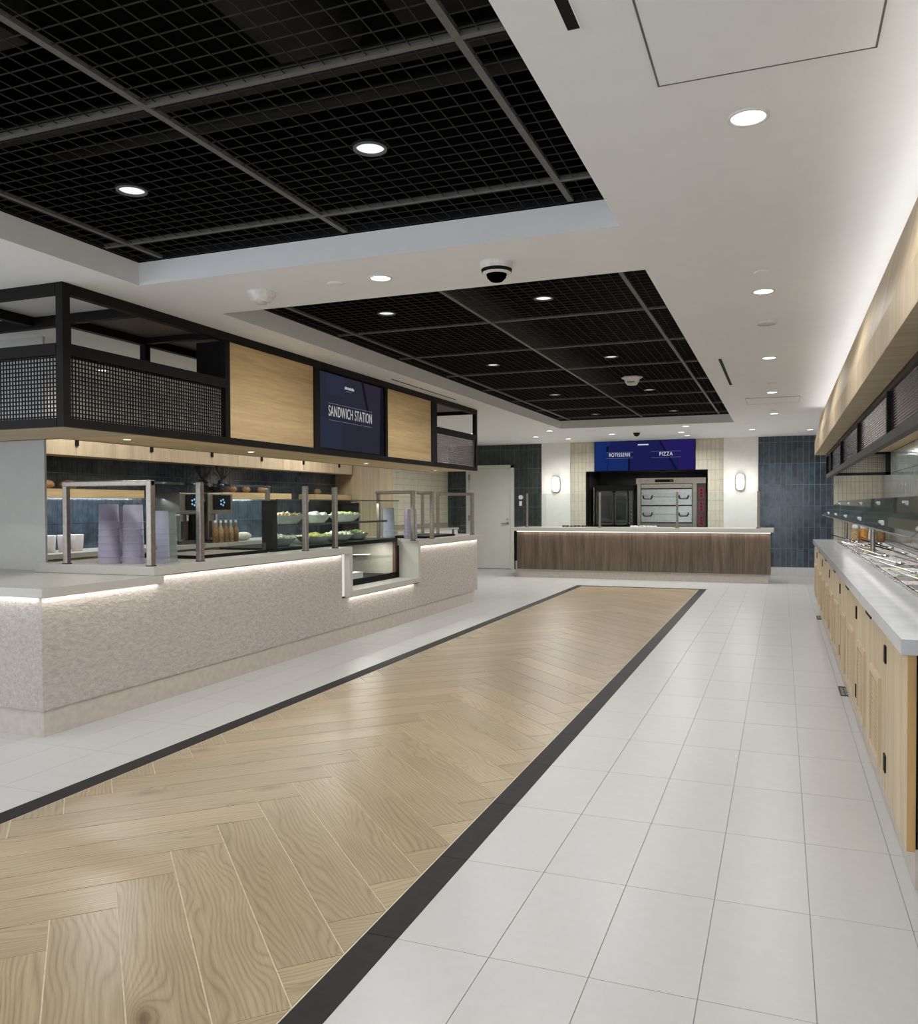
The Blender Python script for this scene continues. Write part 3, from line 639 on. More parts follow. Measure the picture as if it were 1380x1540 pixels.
# worktop with well
W0, W1, V0, V1 = .655, 1.13, 3.9, 11.35
wk = MB().box(.387, W0, 3.25, 12.14, .846, .90).box(W1, 1.22, 3.25, 12.14, .846, .90).box(W0, W1, 3.25, V0, .846, .90).box(W0, W1, V1, 12.14, .846, .90)
wk.build('salad_bar_worktop', 'quartz_white', label='long white stone worktop of the salad bar', cat='worktop')
t = thing('cold_well', 'stainless cold well sunk in the white salad bar worktop', 'cold well', ((W0+W1)/2, (V0+V1)/2, .7))
MB().box(W0, W1, V0, V1, .70, .71).box(W0, W0+.006, V0, V1, .71, .902).box(W1-.006, W1, V0, V1, .71, .902).box(W0, W1, V0, V0+.006, .71, .902).box(W0, W1, V1-.006, V1, .71, .902).build('liner', 'steel', t)
MB().box(W0-.02, W0, V0-.02, V1+.02, .90, .904).box(W1, W1+.02, V0-.02, V1+.02, .90, .904).box(W0, W1, V0-.02, V0, .90, .904).box(W0, W1, V1, V1+.02, .90, .904).build('rim', 'chrome', t)
for k in range(26):
    y = V0+.04+k*.285
    if y < V1-.05: MB().box(W0+.006, W1-.006, y-.006, y+.006, .895, .905).build('divider_bar', 'chrome', t)
foods = list(FOOD)
fcol = {'lettuce': 'green lettuce', 'carrot': 'orange carrot', 'cream': 'creamy salad', 'olive': 'dark olives', 'tomato': 'red tomato', 'grain': 'brown grains', 'bread': 'toasted bread', 'egg': 'chopped egg', 'onion': 'pink onion'}
wl = random.Random(3)
protos = {}
def food_pan(kind, steel, x, y, label):
    key = (kind, steel)
    if key not in protos:
        t = thing('salad_pan', label, 'food pan', (x, y, .76), 'food pans in the salad bar well')
        a, b, c_, d_ = .105, .125, .093, .113; m_ = MB()
        z1 = .908; z0 = .80
        vs = [(x-a, y-b, z1), (x+a, y-b, z1), (x+a, y+b, z1), (x-a, y+b, z1), (x-c_, y-d_, z0), (x+c_, y-d_, z0), (x+c_, y+d_, z0), (x-c_, y+d_, z0), (x-a-.008, y-b-.008, z1), (x+a+.008, y-b-.008, z1), (x+a+.008, y+b+.008, z1), (x-a-.008, y+b+.008, z1)]
        m_.add(vs, [(4, 5, 6, 7), (0, 1, 5, 4), (1, 2, 6, 5), (2, 3, 7, 6), (3, 0, 4, 7), (8, 9, 1, 0), (9, 10, 2, 1), (10, 11, 3, 2), (11, 8, 0, 3)]).build('pan', 'chrome' if steel else 'plate', t)
        fm = MB()
        for _ in range(26): fm.blob((x+random.uniform(-.08, .08), y+random.uniform(-.1, .1), .865+random.uniform(-.01, .02)), random.uniform(.018, .032), 1, 1, .7, 7, 4, .3)
        fm.build('filling', FOOD[kind], t, kind='stuff')
        protos[key] = t; return t
    return dup(protos[key], (x, y, .76), label)
for j in range(25):
    for i, x in enumerate((.775, 1.01)):
        y = V0+.18+j*.285
        if y > V1-.14: continue
        kd = wl.choice(foods); st = wl.random() < .35
        food_pan(kd, st, x, y, '%s pan of %s, %s row of the salad bar, %s from near end' % ('steel' if st else 'white', fcol[kd], 'front' if i == 0 else 'back', ORD[j]))
def spoon(x, y, z, ang, label, L=.26):
    c_, s_ = math.cos(ang), math.sin(ang)
    t = thing('serving_spoon', label, 'spoon', (x, y, z), 'serving spoons lying in the salad bar pans')
    MB().cyl((x, y, z), (x+c_*L, y+s_*L, z+.075), .006, 6).build('handle', 'black' if random.random() < .3 else 'chrome', t)
    MB().blob((x-c_*.03, y-s_*.03, z-.004), .034, 1, .8, .35, 8, 4, 0).build('bowl', 'chrome', t)
for j in range(15): spoon(.79+.2*(j % 2), V0+.2+j*.48, .93, wl.uniform(2.2, 4.0) if j % 2 else wl.uniform(1.9, 3.6), 'serving spoon resting across salad bar pans, %s from the near end' % ORD[j])
# posts + slanted guard
t = thing('salad_bar_sneeze_guard', 'slanted dark reflective glass sneeze guard along the salad bar', 'sneeze guard', (.65, 8, .9))
for y in (4.35, 8.39, 11.75):
    MB().cyl((.766, y, .90), (.766, y, 1.40), .0205, 14).cyl((.766, y, .90), (.766, y, .915), .035, 14).build('post', 'steel', t)
    MB().cyl((.766, y, 1.385), (.56, y, 1.265), .010, 8).build('bracket_arm', 'steel', t)
GJ = [2.3, 3.92, 5.40, 6.87, 8.34, 9.81, 11.3, 12.1]
for i in range(len(GJ)-1):
    y0, y1 = GJ[i]+.006, GJ[i+1]-.006
    gpn = MB().prism([(.50, 1.228), (.70, 1.412), (.705, 1.406), (.505, 1.222)], 'Y', y0, y1).build('glass_panel', M['glass_dark'], t)
    MB().prism([(.497, 1.222), (.497, 1.228), (.507, 1.228), (.507, 1.218)], 'Y', y0, y1).build('lit_edge', 'steel', gpn)
for y in GJ[1:-1]:
    MB().prism([(.502, 1.224), (.70, 1.406), (.70, 1.400), (.502, 1.218)], 'Y', y-.012, y+.012).build('joint_bar', 'blackmatt', t)
    for f in (.18, .8): MB().box(.50+.2*f-.014, .50+.2*f+.01, y-.035, y+.035, 1.228+.184*f-.004, 1.228+.184*f+.012).build('clamp', 'chrome', t)
MB().box(.72, .76, 4.0, 11.9, 1.378, 1.40).build('lamp_bar', 'steel', t)
for i, (x, y, kd, lb) in enumerate([(.86, 11.62, 'grain', 'pale orange dressing bottle, leftmost at the end of the salad bar'), (.955, 11.62, 'carrot', 'bright orange dressing bottle, second from the left'), (1.05, 11.6, 'cream', 'pale dressing bottle behind the steel post'), (1.15, 11.6, 'bread', 'peach dressing bottle, rightmost at the end of the salad bar')]):
    t = thing('dressing_bottle', lb, 'bottle', (x, y, .90), 'dressing bottles')
    MB().lathe((x, y, .90), [(.001, 0), (.042, 0), (.048, .03), (.046, .11), (.03, .15), (.028, .16)], 16).build('body', FOOD[kd], t)
    MB().lathe((x, y, .90), [(.03, .158), (.034, .165), (.034, .2), (.014, .215), (.01, .25), (.001, .25)], 14).build('cap', 'white', t)
for y0, y1, lb in ((6.53, 6.85, 'floor drain with steel frame by the salad bar, nearer one'), (10.79, 11.09, 'floor drain by the salad bar, farther one')):
    t = thing('floor_box', lb, 'floor drain', (.432, (y0+y1)/2, 0))
    MB().box(.395, .405, y0, y1, 0, .006).box(.458, .468, y0, y1, 0, .006).box(.405, .458, y0, y0+.012, 0, .006).box(.405, .458, y1-.012, y1, 0, .006).box(.425, .431, y0, y1, 0, .006).build('frame', 'duct', t)
    MB().box(.405, .458, y0+.012, y1-.012, 0, .002).build('cover', 'steel', t)

# ================================================================= SANDWICH COUNTER
t = thing('service_counter', 'long counter faced in rough pale stone on the left', 'counter', (-4.6, 7.5, 0))
FX = -4.075
MB().prism([(3.715, .16), (11.3, .16), (11.3, .885), (9.235, .885), (9.235, .44), (7.335, .44), (7.335, .885), (4.73, .885), (4.73, .832), (3.715, .832)], 'X', FX, FX-.04).build('front_panel', 'stone', t)
MB().box(-5.9, FX-.041, 3.715, 3.755, .16, .832).build('end_panel', 'stone', t)
MB().box(-5.1, FX-.041, 11.26, 11.3, .16, .885).build('far_end_panel', 'stone', t)
MB().box(FX-.04, FX-.012, 3.73, 11.19, 0, .158).box(-5.9, FX-.041, 3.73, 3.76, 0, .158).box(-5.0, FX-.041, 11.15, 11.19, 0, .158).build('base_course', 'toe', t)
MB().box(FX-.06, FX-.04, 7.335, 7.46, .44, .9).box(FX-.06, FX-.04, 7.335, 9.235, .43, .46).build('recess_backing', 'white', t)
MB().box(FX-.039, FX-.034, 7.345, 7.447, .46, .885).build('recess_glow', 'backing_glow', t)  # glowing plate: strip light falling on the recess backing, put in as emission
MB().box(-5.14, FX-.06, 3.76, 7.45, .0, .83).box(-5.14, FX-.06, 9.25, 11.2, 0, .83).box(-5.14, -5.10, 7.45, 9.25, 0, .88).box(-5.1, FX-.06, 7.45, 9.25, 0, .45).build('core', 'duct', t)
SX = -4.045
up = MB().box(-5.14, SX, 4.635, 7.505, .892, .955).box(-5.14, SX, 9.15, 11.53, .892, .955).box(-4.30, SX, 7.45, 9.15, .455, .510).box(-4.30, SX, 7.45, 7.505, .510, .892).box(-4.30, SX, 9.15, 9.215, .455, .892)
up.build('countertop', 'quartz', label='grey stone top of the sandwich counter, stepping down around the display case', cat='countertop')
lw = MB().box(-5.9, SX, 3.69, 4.63, .836, .890).box(-4.30, SX, 4.63, 4.73, .836, .890).box(-5.9, -5.16, 4.63, 4.79, .836, .890)
lw.build('tray_ledge', 'quartz', label='low grey stone ledge wrapping the near corner of the sandwich counter', cat='ledge')
# display case
t = thing('display_case', 'glass refrigerated display case with bowls of salad in the sandwich counter', 'display case', (-4.62, 8.0, .52))
cx0, cx1, cy0, cy1 = -4.95, -4.305, 6.55, 9.14
MB().box(cx1-.12, cx1-.002, 6.48, 6.55, .956, 1.42).build('end_post', 'blackmatt', t)
MB().box(cx0+.1, cx1-.12, 6.545, 6.551, .985, 1.42).build('side_glass', M['glass_case'], t)
MB().box(cx0, cx1-.01, cy0, cy1, .945, .985).build('deck', 'blackmatt', t)
MB().box(cx0, cx1, 7.52, cy1, .512, .55).box(cx1-.03, cx1, 7.52, cy1, .55, .575).build('plinth', 'blackmatt', t)
MB().box(cx0+.02, cx1-.03, cy1-.022, cy1-.004, .552, .944).build('end_lining', 'toe', t)
MB().box(cx1-.035, cx1, cy1-.09, cy1-.03, .55, .945).build('corner_post', 'brown', t)
MB().box(cx0, cx0+.02, 7.52, cy1, .55, .945).box(cx0, cx1-.02, 7.50, 7.52, .55, .945).build('lining', 'curb', t)
MB().box(cx1-.006, cx1, 7.52, cy1, .575, 1.42).build('front_glass', M['glass_case'], t)
MB().box(cx1-.006, cx1, cy0, 7.515, .985, 1.42).build('front_glass', M['glass_case'], t)
MB().box(cx0+.1, cx1, cy0, cy1+.02, 1.42, 1.428).build('top_glass', M['glass_case'], t)
MB().box(cx1-.012, cx1+.004, cy0, cy1+.02, 1.424, 1.436).build('top_trim', 'duct', t)
MB().box(cx0+.1, cx1, cy1-.004, cy1+.004, .985, 1.42).build('side_glass', M['glass_case'], t)
MB().box(cx0+.05, cx1-.03, cy0, cy1-.25, 1.19, 1.20).build('glass_shelf', M['glass_case'], t)
MB().box(cx1-.034, cx1-.028, cy0, cy1-.25, 1.182, 1.203).build('shelf_edge', 'duct', t)
MB().box(cx0+.05, cx1-.05, 7.53, cy1-.02, .76, .768).build('lower_shelf', M['glass_case'], t)
def bowl(x, y, z, r, kd, label, cat='bowl', mat='ceramic', depth=.075):
    t = thing('salad_bowl', label, cat, (x, y, z), 'serving bowls in the display case')
    MB().lathe((x, y, z), [(.001, .003), (r*.55, 0), (r*.8, depth*.5), (r, depth), (r*1.02, depth+.002), (r*.94, depth), (r*.74, depth*.52), (r*.5, .012), (.001, .012)], 26).build('bowl', mat, t)
    f = MB(); n = 30 if kd else 0
    for _ in range(n):
        a = random.uniform(0, 6.28); q_ = r*.8*math.sqrt(random.random()); f.blob((x+q_*math.cos(a), y+q_*math.sin(a), z+depth*.85+.022*(1-q_/r)+random.uniform(0, .014)), random.uniform(.016, .03), 1, 1, .8, 7, 4, .35)
    if n: f.build('filling', FOOD[kd], t, kind='stuff')
    return t
for x, y, z, r, kd, lb in [(-4.52, 7.05, 1.201, .17, 'grain', 'pale blue bowl of grains on the upper shelf, behind the glass posts'), (-4.52, 7.60, 1.201, .15, 'cream', 'pale bowl of crumbled white cheese on the upper shelf'), (-4.535, 8.22, 1.201, .19, 'lettuce', 'pale blue bowl of green leaves on the upper shelf'),
        (-4.55, 6.95, .986, .17, 'cream', 'pale bowl of creamy salad on the lower deck, leftmost'), (-4.53, 7.55, .986, .19, 'egg', 'pale blue bowl of golden salad on the deck, in the middle'), (-4.52, 8.05, .986, .17, 'cream', 'pale bowl of white salad on the deck, right of the golden one'), (-4.55, 8.50, .986, .16, 'lettuce', 'rightmost pale bowl on the deck of the display case')]:
    bowl(x, y, z, r, kd, lb)
bowl(-4.55, 7.95, .769, .2, None, 'white empty dish on the lower glass shelf inside the notch, larger one', 'dish', 'plate', .035)
bowl(-4.62, 8.75, .769, .12, None, 'small white dish at the right end of the lower glass shelf', 'dish', 'plate', .03)
MB().box(-4.8, -4.45, 7.6, 8.5, .552, .62).build('food_tray', 'plate', label='pale tray on the floor of the display case inside the notch', cat='tray')
# smoked glass trays set in the counter
for y0, y1, x0, x1, lb in ((5.42, 6.38, -4.9, -4.30, 'dark glass-topped warming tray in the near half of the counter'), (9.75, 10.75, -4.7, -4.2, 'dark glass-topped tray at the far end of the counter')):
    t = thing('warming_tray', lb, 'tray', ((x0+x1)/2, (y0+y1)/2, .955))
    MB().box(x0, x1, y0, y0+.012, .955, .982).box(x0, x1, y1-.012, y1, .955, .982).box(x1-.012, x1, y0, y1, .955, .982).box(x0, x0+.012, y0, y1, .955, .982).build('frame', 'blackmatt', t)
    MB().box(x0+.012, x1-.012, y0+.012, y1-.012, .958, .975).build('glass_top', 'steel' if y0 < 6 else 'duct', t)
    MB().box(x1-.035, x1-.012, y1-.025, y1-.005, .982, 1.045).build('end_bracket', 'duct', t)
# sneeze guards
def guard(label, ys_front, rear, frames, zt, panes, loc):
    t = thing('sneeze_guard', label, 'sneeze guard', loc)
    for y in ys_front:
        p = MB().box(-4.125, -4.08, y-.024, y+.024, .955, zt).build('post', 'steel', t, bevel=.006)
        MB().cyl((-4.102, y, .955), (-4.102, y, .962), .036, 16).build('foot', 'duct', p)
    for x, y in rear:
        p = MB().box(x-.02, x+.02, y-.02, y+.02, .955, zt-.005).build('post', 'steel', t, bevel=.006)
        MB().cyl((x, y, .955), (x, y, .962), .034, 16).build('foot', 'duct', p)
    for x, y in frames: MB().box(x, -4.08, y-.022, y+.022, zt-.04, zt).build('top_rail', 'steel', t, bevel=.006)
    for a, b in panes:
        MB().box(-4.108, -4.100, a+.03, b-.03, 1.0, zt-.012).build('front_glass', M['glass'], t)
        MB().box(-4.50, -4.09, a+.03, b-.03, zt-.010, zt-.002).build('top_glass', M['glass'], t)
        for z in (1.08, 1.42): MB().cyl((-4.098, a+.035, z), (-4.088, a+.035, z), .012, 10).build('glass_clip', 'chrome', t)
    return t
guard('steel-framed glass sneeze guard on the near half of the sandwich counter', [4.67, 5.20, 6.70, 7.25], [(-4.87, 4.67), (-4.90, 7.28)], [(-4.89, 4.67)], 1.556, [(4.67, 5.20), (5.20, 6.70), (6.70, 7.25)], (-4.4, 6, .955))
guard('steel-framed glass sneeze guard at the far end of the sandwich counter', [9.12, 9.70, 11.17], [(-4.57, 9.14), (-4.6, 10.55), (-4.6, 11.10)], [(-4.59, 9.12), (-4.3, 9.70), (-4.62, 11.17)], 1.552, [(9.12, 9.70), (9.70, 11.17)], (-4.3, 10.2, .955))
# cup stacks
def cups(x, y, h, r, mat, label, loc_z=.9555, n=7):
    t = thing('cup_stack', label, 'cup stack', (x, y, loc_z), 'stacks of clear plastic tubs on the counter')
    ch = .13; st = (h-ch)/(n-1)
    for k in range(n):
        z = loc_z+k*st; rr = r*(1-.10*k/n)
        MB().lathe((x, y, z), [(rr*1.02, 0), (rr*1.02, .008), (rr*.985, .008), (rr*.93, ch), (.001, ch)], 18).build('cup', mat, t)
for x, y, h, r, m_, lb in [(-4.60, 4.80, .435, .078, 'cup', 'tall stack of clear lilac-tinted tubs at the left of the near guard'), (-4.43, 4.86, .43, .078, 'cup', 'tall stack of clear lilac tubs just left of the corner post'), (-4.66, 4.98, .42, .075, 'cup', 'stack of clear tubs tucked behind the two leftmost stacks'),
        (-4.275, 4.96, .385, .07, 'cup', 'stack of clear tubs just right of the corner post'), (-4.36, 5.14, .375, .075, 'cupg', 'greenish clear stack of lids, rightmost of the near stacks'),
        (-4.50, 9.26, .39, .085, 'cup', 'stack of clear tubs beside the far guard, left one'), (-4.36, 9.62, .37, .085, 'cup', 'stack of clear tubs behind the far guard post, right one')]:
    cups(x, y, h, r, m_, lb)

# ================================================================= CANOPY OVER THE SANDWICH COUNTER
t = thing('overhead_canopy', 'black steel canopy with oak panels and wire mesh hung over the sandwich counter', 'canopy', (-4.3, 7.2, 1.84))
KX, KB = -3.85, -4.53         # front and back faces
KY0, KY1 = 3.68, 10.70; ZB0, ZB1, ZM0, ZM1, ZT0, ZT1 = 1.838, 1.886, 2.25, 2.318, 2.602, 2.664
def beam(*a): return MB().box(*a)
beam(KX-.05, KX, KY0+.055, KY1, ZT0, ZT1).build('top_beam', 'black', t)
beam(KX-.05, KX, KY0+.055, KY1, ZB0, ZB1).build('bottom_beam', 'black', t)
beam(-5.85, KX-.056, KY0, KY0+.05, ZT0, ZT1).build('top_beam', 'black', t)
beam(-5.85, KX-.056, KY0, KY0+.05, ZB0, ZB1).build('bottom_beam', 'black', t)
beam(-5.85, KX-.056, KY0, KY0+.05, ZM0, ZM1).build('middle_rail', 'black', t)
beam(KX-.05, KX, KY0+.05, 5.24, ZM0, ZM1).build('middle_rail', 'black', t)
beam(KX-.05, KX, 9.28, KY1, ZM0, ZM1).build('middle_rail', 'black', t)
beam(KB, KB+.05, KY0+.62, KY1, ZT0-.012, ZT1).build('back_top_beam', 'black', t)
beam(-5.85, KB, 4.30, 4.35, ZT0-.012, ZT1).build('back_top_beam', 'black', t)
for y in (4.33, 5.09, 9.2, 10.65): beam(KB+.051, KX-.051, y-.025, y+.025, ZT0, ZT1).build('cross_beam', 'black', t)
beam(-4.80, -4.75, KY0+.051, 4.299, ZT0, ZT1).build('cross_beam', 'black', t)
for y in (KY0, 5.19, 6.455, 7.88, 9.12, KY1-.055): 
    wd = .055 if y != 6.455 and y != 9.12 else (.10 if y == 6.455 else .16)
    beam(KX-.05, KX+(.001 if y == KY0 else -.001), y-(.001 if y == KY0 else 0), y+wd, ZB1 if y != KY0 else ZB0-.001, ZT0 if y != KY0 else ZT1).build('post', 'black', t)
for y in (4.3, 5.06, 7.4, 9.2, KY1-.055): beam(KB, KB+.05, y, y+.055, ZB0+.03, ZT0-.013).build('back_post', 'black', t)
beam(KX-.045, KX-.012, 5.245, 6.455, ZB1, ZT0).build('oak_panel', 'oakY', t)
beam(KX-.045, KX-.012, 7.935, 9.12, ZB1, ZT0).build('oak_panel', 'oakY', t)
beam(-4.10, KX-.05, 5.20, 5.225, ZB1, ZT0).build('sign_box_side', 'blackmatt', t)
beam(-4.10, KX-.05, 9.135, 9.17, ZB1, ZT0).build('sign_box_side', 'blackmatt', t)
beam(-4.12, -4.10, 5.20, 9.17, ZB1, ZT0).build('sign_box_back', 'blackmatt', t)
beam(KB+.052, KX-.06, 4.36, 10.6, 2.645, 2.655).build('top_panel', 'ductbrown', t)
def mesh(parent, plane, c, a0, a1, z0, z1, p=.0245, wd=.0037):
    m_ = MB(); a = a0+p/2
    while a < a1:
        m_.box(c-.002, c+.002, a-wd, a+wd, z0, z1) if plane == 'X' else m_.box(a-wd, a+wd, c-.002, c+.002, z0, z1); a += p
    z = z0+p/2
    while z < z1:
        m_.box(c-.003, c+.003, a0, a1, z-wd, z+wd) if plane == 'X' else m_.box(a0, a1, c-.003, c+.003, z-wd, z+wd); z += p
    return m_.build('wire_mesh', 'blackmatt', parent, kind='stuff')
mesh(t, 'X', KX-.025, KY0+.055, 5.19, ZB1, ZM0)
mesh(t, 'X', KB+.025, 4.36, 5.06, ZB1, ZM0)
mesh(t, 'X', KB+.025, 5.12, 5.9, ZB1, ZM0)
mesh(t, 'Y', KY0+.025, -5.85, KX-.055, ZB1, ZM0)
MB().add([(KX-.038, KY0+.055, ZB1), (KX-.038, 5.19, ZB1), (KX-.038, 5.19, ZM0), (KX-.038, KY0+.055, ZM0)], [(0, 1, 2, 3)]).build('frosted_glass', M['frost'], t)
MB().add([(-5.85, KY0+.038, ZB1), (KX-.056, KY0+.038, ZB1), (KX-.056, KY0+.038, ZM0), (-5.85, KY0+.038, ZM0)], [(0, 1, 2, 3)]).build('frosted_glass', M['frost'], t)
m_ = MB(); vs = []; fs = []; n = 15
for k in range(n*6+1):
    zz = ZB1+(ZM0-ZB1)*k/(n*6); xx = KX-.03+.008*abs(math.sin(math.pi*k/6)); vs += [(xx, 9.28, zz), (xx, KY1-.055, zz)]
for k in range(n*6): fs.append((2*k, 2*k+1, 2*k+3, 2*k+2))
m_.add(vs, fs, True).build('ribbed_glass', M['reeded'], t)
# oak soffit panels
for y0, y1 in ((4.345, 5.23), (5.24, 7.2), (7.21, 9.15), (9.16, KY1-.02)): beam(KB-.03, KX-.05, y0, y1, ZB0-.002, ZB0+.02).build('soffit_panel', 'oakY', t)
beam(-5.85, KX-.05, KY0+.05, 4.335, ZB0-.002, ZB0+.02).build('soffit_panel', 'oakX', t)
beam(KB-.045, KB-.03, 4.34, KY1, ZB0-.004, ZB0+.05).box(-5.85, KB-.03, 4.335, 4.35, ZB0-.004, ZB0+.05).build('edge_trim', 'blackmatt', t)
for i, (x, y) in enumerate(((-4.20, 4.56), (-4.215, 6.02), (-4.22, 8.15), (-4.22, 10.1))):
    tt = thing('puck_light', 'small round light in the oak underside of the canopy, %s from the near end' % ORD[i], 'ceiling light', (x, y, ZB0-.002))
    MB().lathe((x, y, ZB0), [(.036, -.002), (.036, -.006), (.026, -.007)], 20).build('trim_ring', 'white', tt)
    MB().disc((x, y, ZB0-.006), .026, 20, False).build('lens', 'lamp', tt)
    spot('puck_beam', x, y, ZB0-.02, 9, 100, .5, .02)

def text(s, size, origin, xdir, nrm, mat, parent, align='CENTER', stretch=1.0, name='lettering'):
    cu = bpy.data.curves.new(name, 'FONT'); cu.body = s; cu.size = size; cu.align_x = align; cu.align_y = 'CENTER'; cu.extrude = .0008; cu.space_character = 1.12
    cu.materials.append(M[mat]); o = bpy.data.objects.new(name, cu); C.objects.link(o)
    X = Vector(xdir).normalized(); Z = Vector(nrm).normalized(); Y = Z.cross(X)
    o.matrix_world = Matrix(((X.x*stretch, Y.x, Z.x, origin[0]), (X.y*stretch, Y.y, Z.y, origin[1]), (X.z*stretch, Y.z, Z.z, origin[2]), (0, 0, 0, 1)))
    bpy.context.view_layer.update()
    me = bpy.data.meshes.new_from_object(o.evaluated_get(bpy.context.evaluated_depsgraph_get())); mw = o.matrix_world.copy(); p = ORG[parent.name]
    me.transform(Matrix.Translation((-p[0], -p[1], -p[2])) @ mw); bpy.data.objects.remove(o)
    o = bpy.data.objects.new(name, me); C.objects.link(o); o.parent = parent; ORG[o.name] = p
    return o
# sandwich station screen
t = thing('menu_screen', 'dark blue menu screen reading SANDWICH STATION between the oak panels', 'screen', (KX-.03, 7.2, ZB1))
sy0, sy1, sz0, sz1 = 6.575, 7.86, ZB1+.005, ZT0-.005; sx = KX-.018
MB().box(sx-.04, sx-.001, sy0-.015, sy1+.015, sz0, sz1).build('housing', 'blackmatt', t)
MB().box(sx-.001, sx, sy0, sy1, sz0+.01, sz1-.01).build('display', 'dim_navy', t)
def poly(pts, mat, off, parent=t, plane='X', c=sx, s=1):
    vs = [(c+off*s, a, b) if plane == 'X' else (a, c-off, b) for a, b in pts]
    return MB().add(vs, [tuple(range(len(pts)))]).build('graphic_shape', mat, parent)
W_, H_ = sy1-sy0, sz1-sz0-.02; U = lambda u, v: (sy0+u*W_, sz0+.01+v*H_)
poly([U(0, 0), U(.32, 0), U(.32, .35), U(0, .42)], 'dim_navy2', .0006)
poly([U(.1, .72), U(.36, .72), U(.36, 1), U(.1, 1)], 'dim_navy2', .0006)
poly([U(.62, 1), U(.66, 1), U(.76, .55), U(.72, .55)], 'dim_deep', .0008)
poly([U(.66, 1), U(.92, 1), U(.88, .5), U(.76, .55)], 'dim_violet', .0006)
poly([U(.93, 0), U(1, 0), U(1, 1), U(.95, 1)], 'dim_deep', .0008)
for v in (.375, .60): poly([U(.12, v), U(.80, v), U(.80, v+.008), U(.12, v+.008)], 'dim_rule', .001)
text('SANDWICH STATION', .14, (sx+.0012, sy0+.46*W_, sz0+.01+.495*H_), (0, 1, 0), (1, 0, 0), 'dim_txt', t, stretch=.58)
k = sy0+.36*W_
for i in range(9): wd = .010+.007*((i*5) % 3); poly([(k, sz0+.855*H_), (k+wd, sz0+.855*H_), (k+wd, sz0+.885*H_+.006*(i % 2)), (k, sz0+.885*H_+.006*(i % 2))], 'dim_txt', .001); k += wd+.004
k = sy0+.385*W_
for i in range(7): poly([(k, sz0+.825*H_), (k+.009, sz0+.825*H_), (k+.009, sz0+.838*H_), (k, sz0+.838*H_)], 'dim_rule', .001); k += .015
# rotisserie / pizza screen on the far wall
t = thing('menu_screen', 'wide bright blue menu screen reading ROTISSERIE and PIZZA on the far wall', 'screen', (-2.59, WY, 2.06))
sx0, sx1, sz0, sz1 = -3.578, -1.596, 2.065, 2.66; sc_ = WY-.06
MB().box(sx0-.01, sx1+.01, sc_+.001, WY-.004, sz0-.008, sz1).build('housing', 'blackmatt', t)
MB().box(sx0, sx1, sc_, sc_+.001, sz0, sz1-.006).build('display', 'scr_navy', t)
W_, H_ = sx1-sx0, sz1-sz0-.006; U = lambda u, v: (sx0+u*W_, sz0+v*H_)
def fp(pts, mat, off): return MB().add([(a, sc_-off, b) for a, b in pts], [tuple(range(len(pts)))]).build('graphic_shape', mat, t)
fp([U(0, 0), U(.12, 0), U(.16, 1), U(0, 1)], 'scr_navy2', .001)
fp([U(.14, 0), U(.34, 0), U(.34, .42), U(.15, .42)], 'scr_navy2', .001)
fp([U(.34, 0), U(.365, 0), U(.365, .45), U(.34, .45)], 'scr_deep', .002)
fp([U(.12, .6), U(.14, .6), U(.15, .85), U(.12, .85)], 'scr_deep', .002)
fp([U(.645, 1), U(.665, 1), U(.835, 0), U(.81, 0)], 'scr_deep', .002)
fp([U(.68, 1), U(.84, 1), U(.82, .3), U(.74, .55)], 'scr_violet', .001)
fp([U(.84, 1), U(1, 1), U(1, 0), U(.84, 0)], 'scr_violet', .0008)
for u0, u1 in ((.12, .395), (.575, .865)):
    for v in (.42, .62): fp([U(u0, v), U(u1, v), U(u1, v+.012), U(u0, v+.012)], 'scr_rule', .003)
text('ROTISSERIE', .10, (sx0+.255*W_, sc_-.003, sz0+.535*H_), (1, 0, 0), (0, -1, 0), 'scr_txt', t, stretch=.78)
text('PIZZA', .105, (sx0+.72*W_, sc_-.003, sz0+.535*H_), (1, 0, 0), (0, -1, 0), 'scr_txt', t, stretch=.84)
k = sx0+.44*W_
for i in range(9): wd = .012+.008*((i*5) % 3); fp([(k, sz0+.85*H_), (k+wd, sz0+.85*H_), (k+wd, sz0+.89*H_), (k, sz0+.89*H_)], 'scr_txt', .003); k += wd+.004

# ================================================================= FAR WALNUT COUNTER
t = thing('walnut_counter', 'service counter with dark walnut front in front of the ovens', 'counter', (-2.45, 15.7, 0))
MB().box(-4.73, -.18, 15.36, 15.40, .155, .872).build('front_panel', 'walnut', t)
MB().box(-.20, -.18, 15.40, 16.1, .155, .872).box(-4.73, -4.71, 15.4, 16.1, .155, .872).build('end_panel', 'walnut', t)
MB().box(-4.83, -4.735, 15.5, 16.1, .30, .872).build('side_cover', 'blackmatt', t)
MB().box(-4.70, -.21, 15.41, 16.08, 0, .154).box(-4.80, -4.71, 15.5, 16.08, 0, .30).build('toe_kick', 'toe', t)
MB().box(-4.70, -.21, 15.41, 16.08, .155, .87).build('core', 'duct', t)
MB().box(-4.73, -.18, 15.352, 15.36, .866, .878).build('light_strip', 'led', t)
MB().box(-4.82, -.13, 15.32, 16.12, .885, .948).build('far_countertop', 'quartz', label='pale stone top of the walnut counter', cat='countertop')
t = thing('sneeze_guard', 'clear glass sneeze guard on steel posts along the walnut counter', 'sneeze guard', (-2.45, 15.45, .948))
for x in (-4.553, -3.151, -1.752, -.375):
    wd = .026 if x > -1 else .02
    MB().cyl((x, 15.45, .948), (x, 15.45, 1.60), wd, 12).cyl((x, 15.45, .948), (x, 15.45, .975), wd+.018, 12).build('post', 'steel', t)
for a, b in ((-4.30, -3.18), (-3.12, -1.78), (-1.72, -.41)): MB().box(a, b, 15.446, 15.454, .97, 1.585).build('glass_panel', M['glass'], t)
MB().box(-4.53, -4.32, 15.446, 15.454, .97, 1.585).build('glass_panel', M['glass'], t)
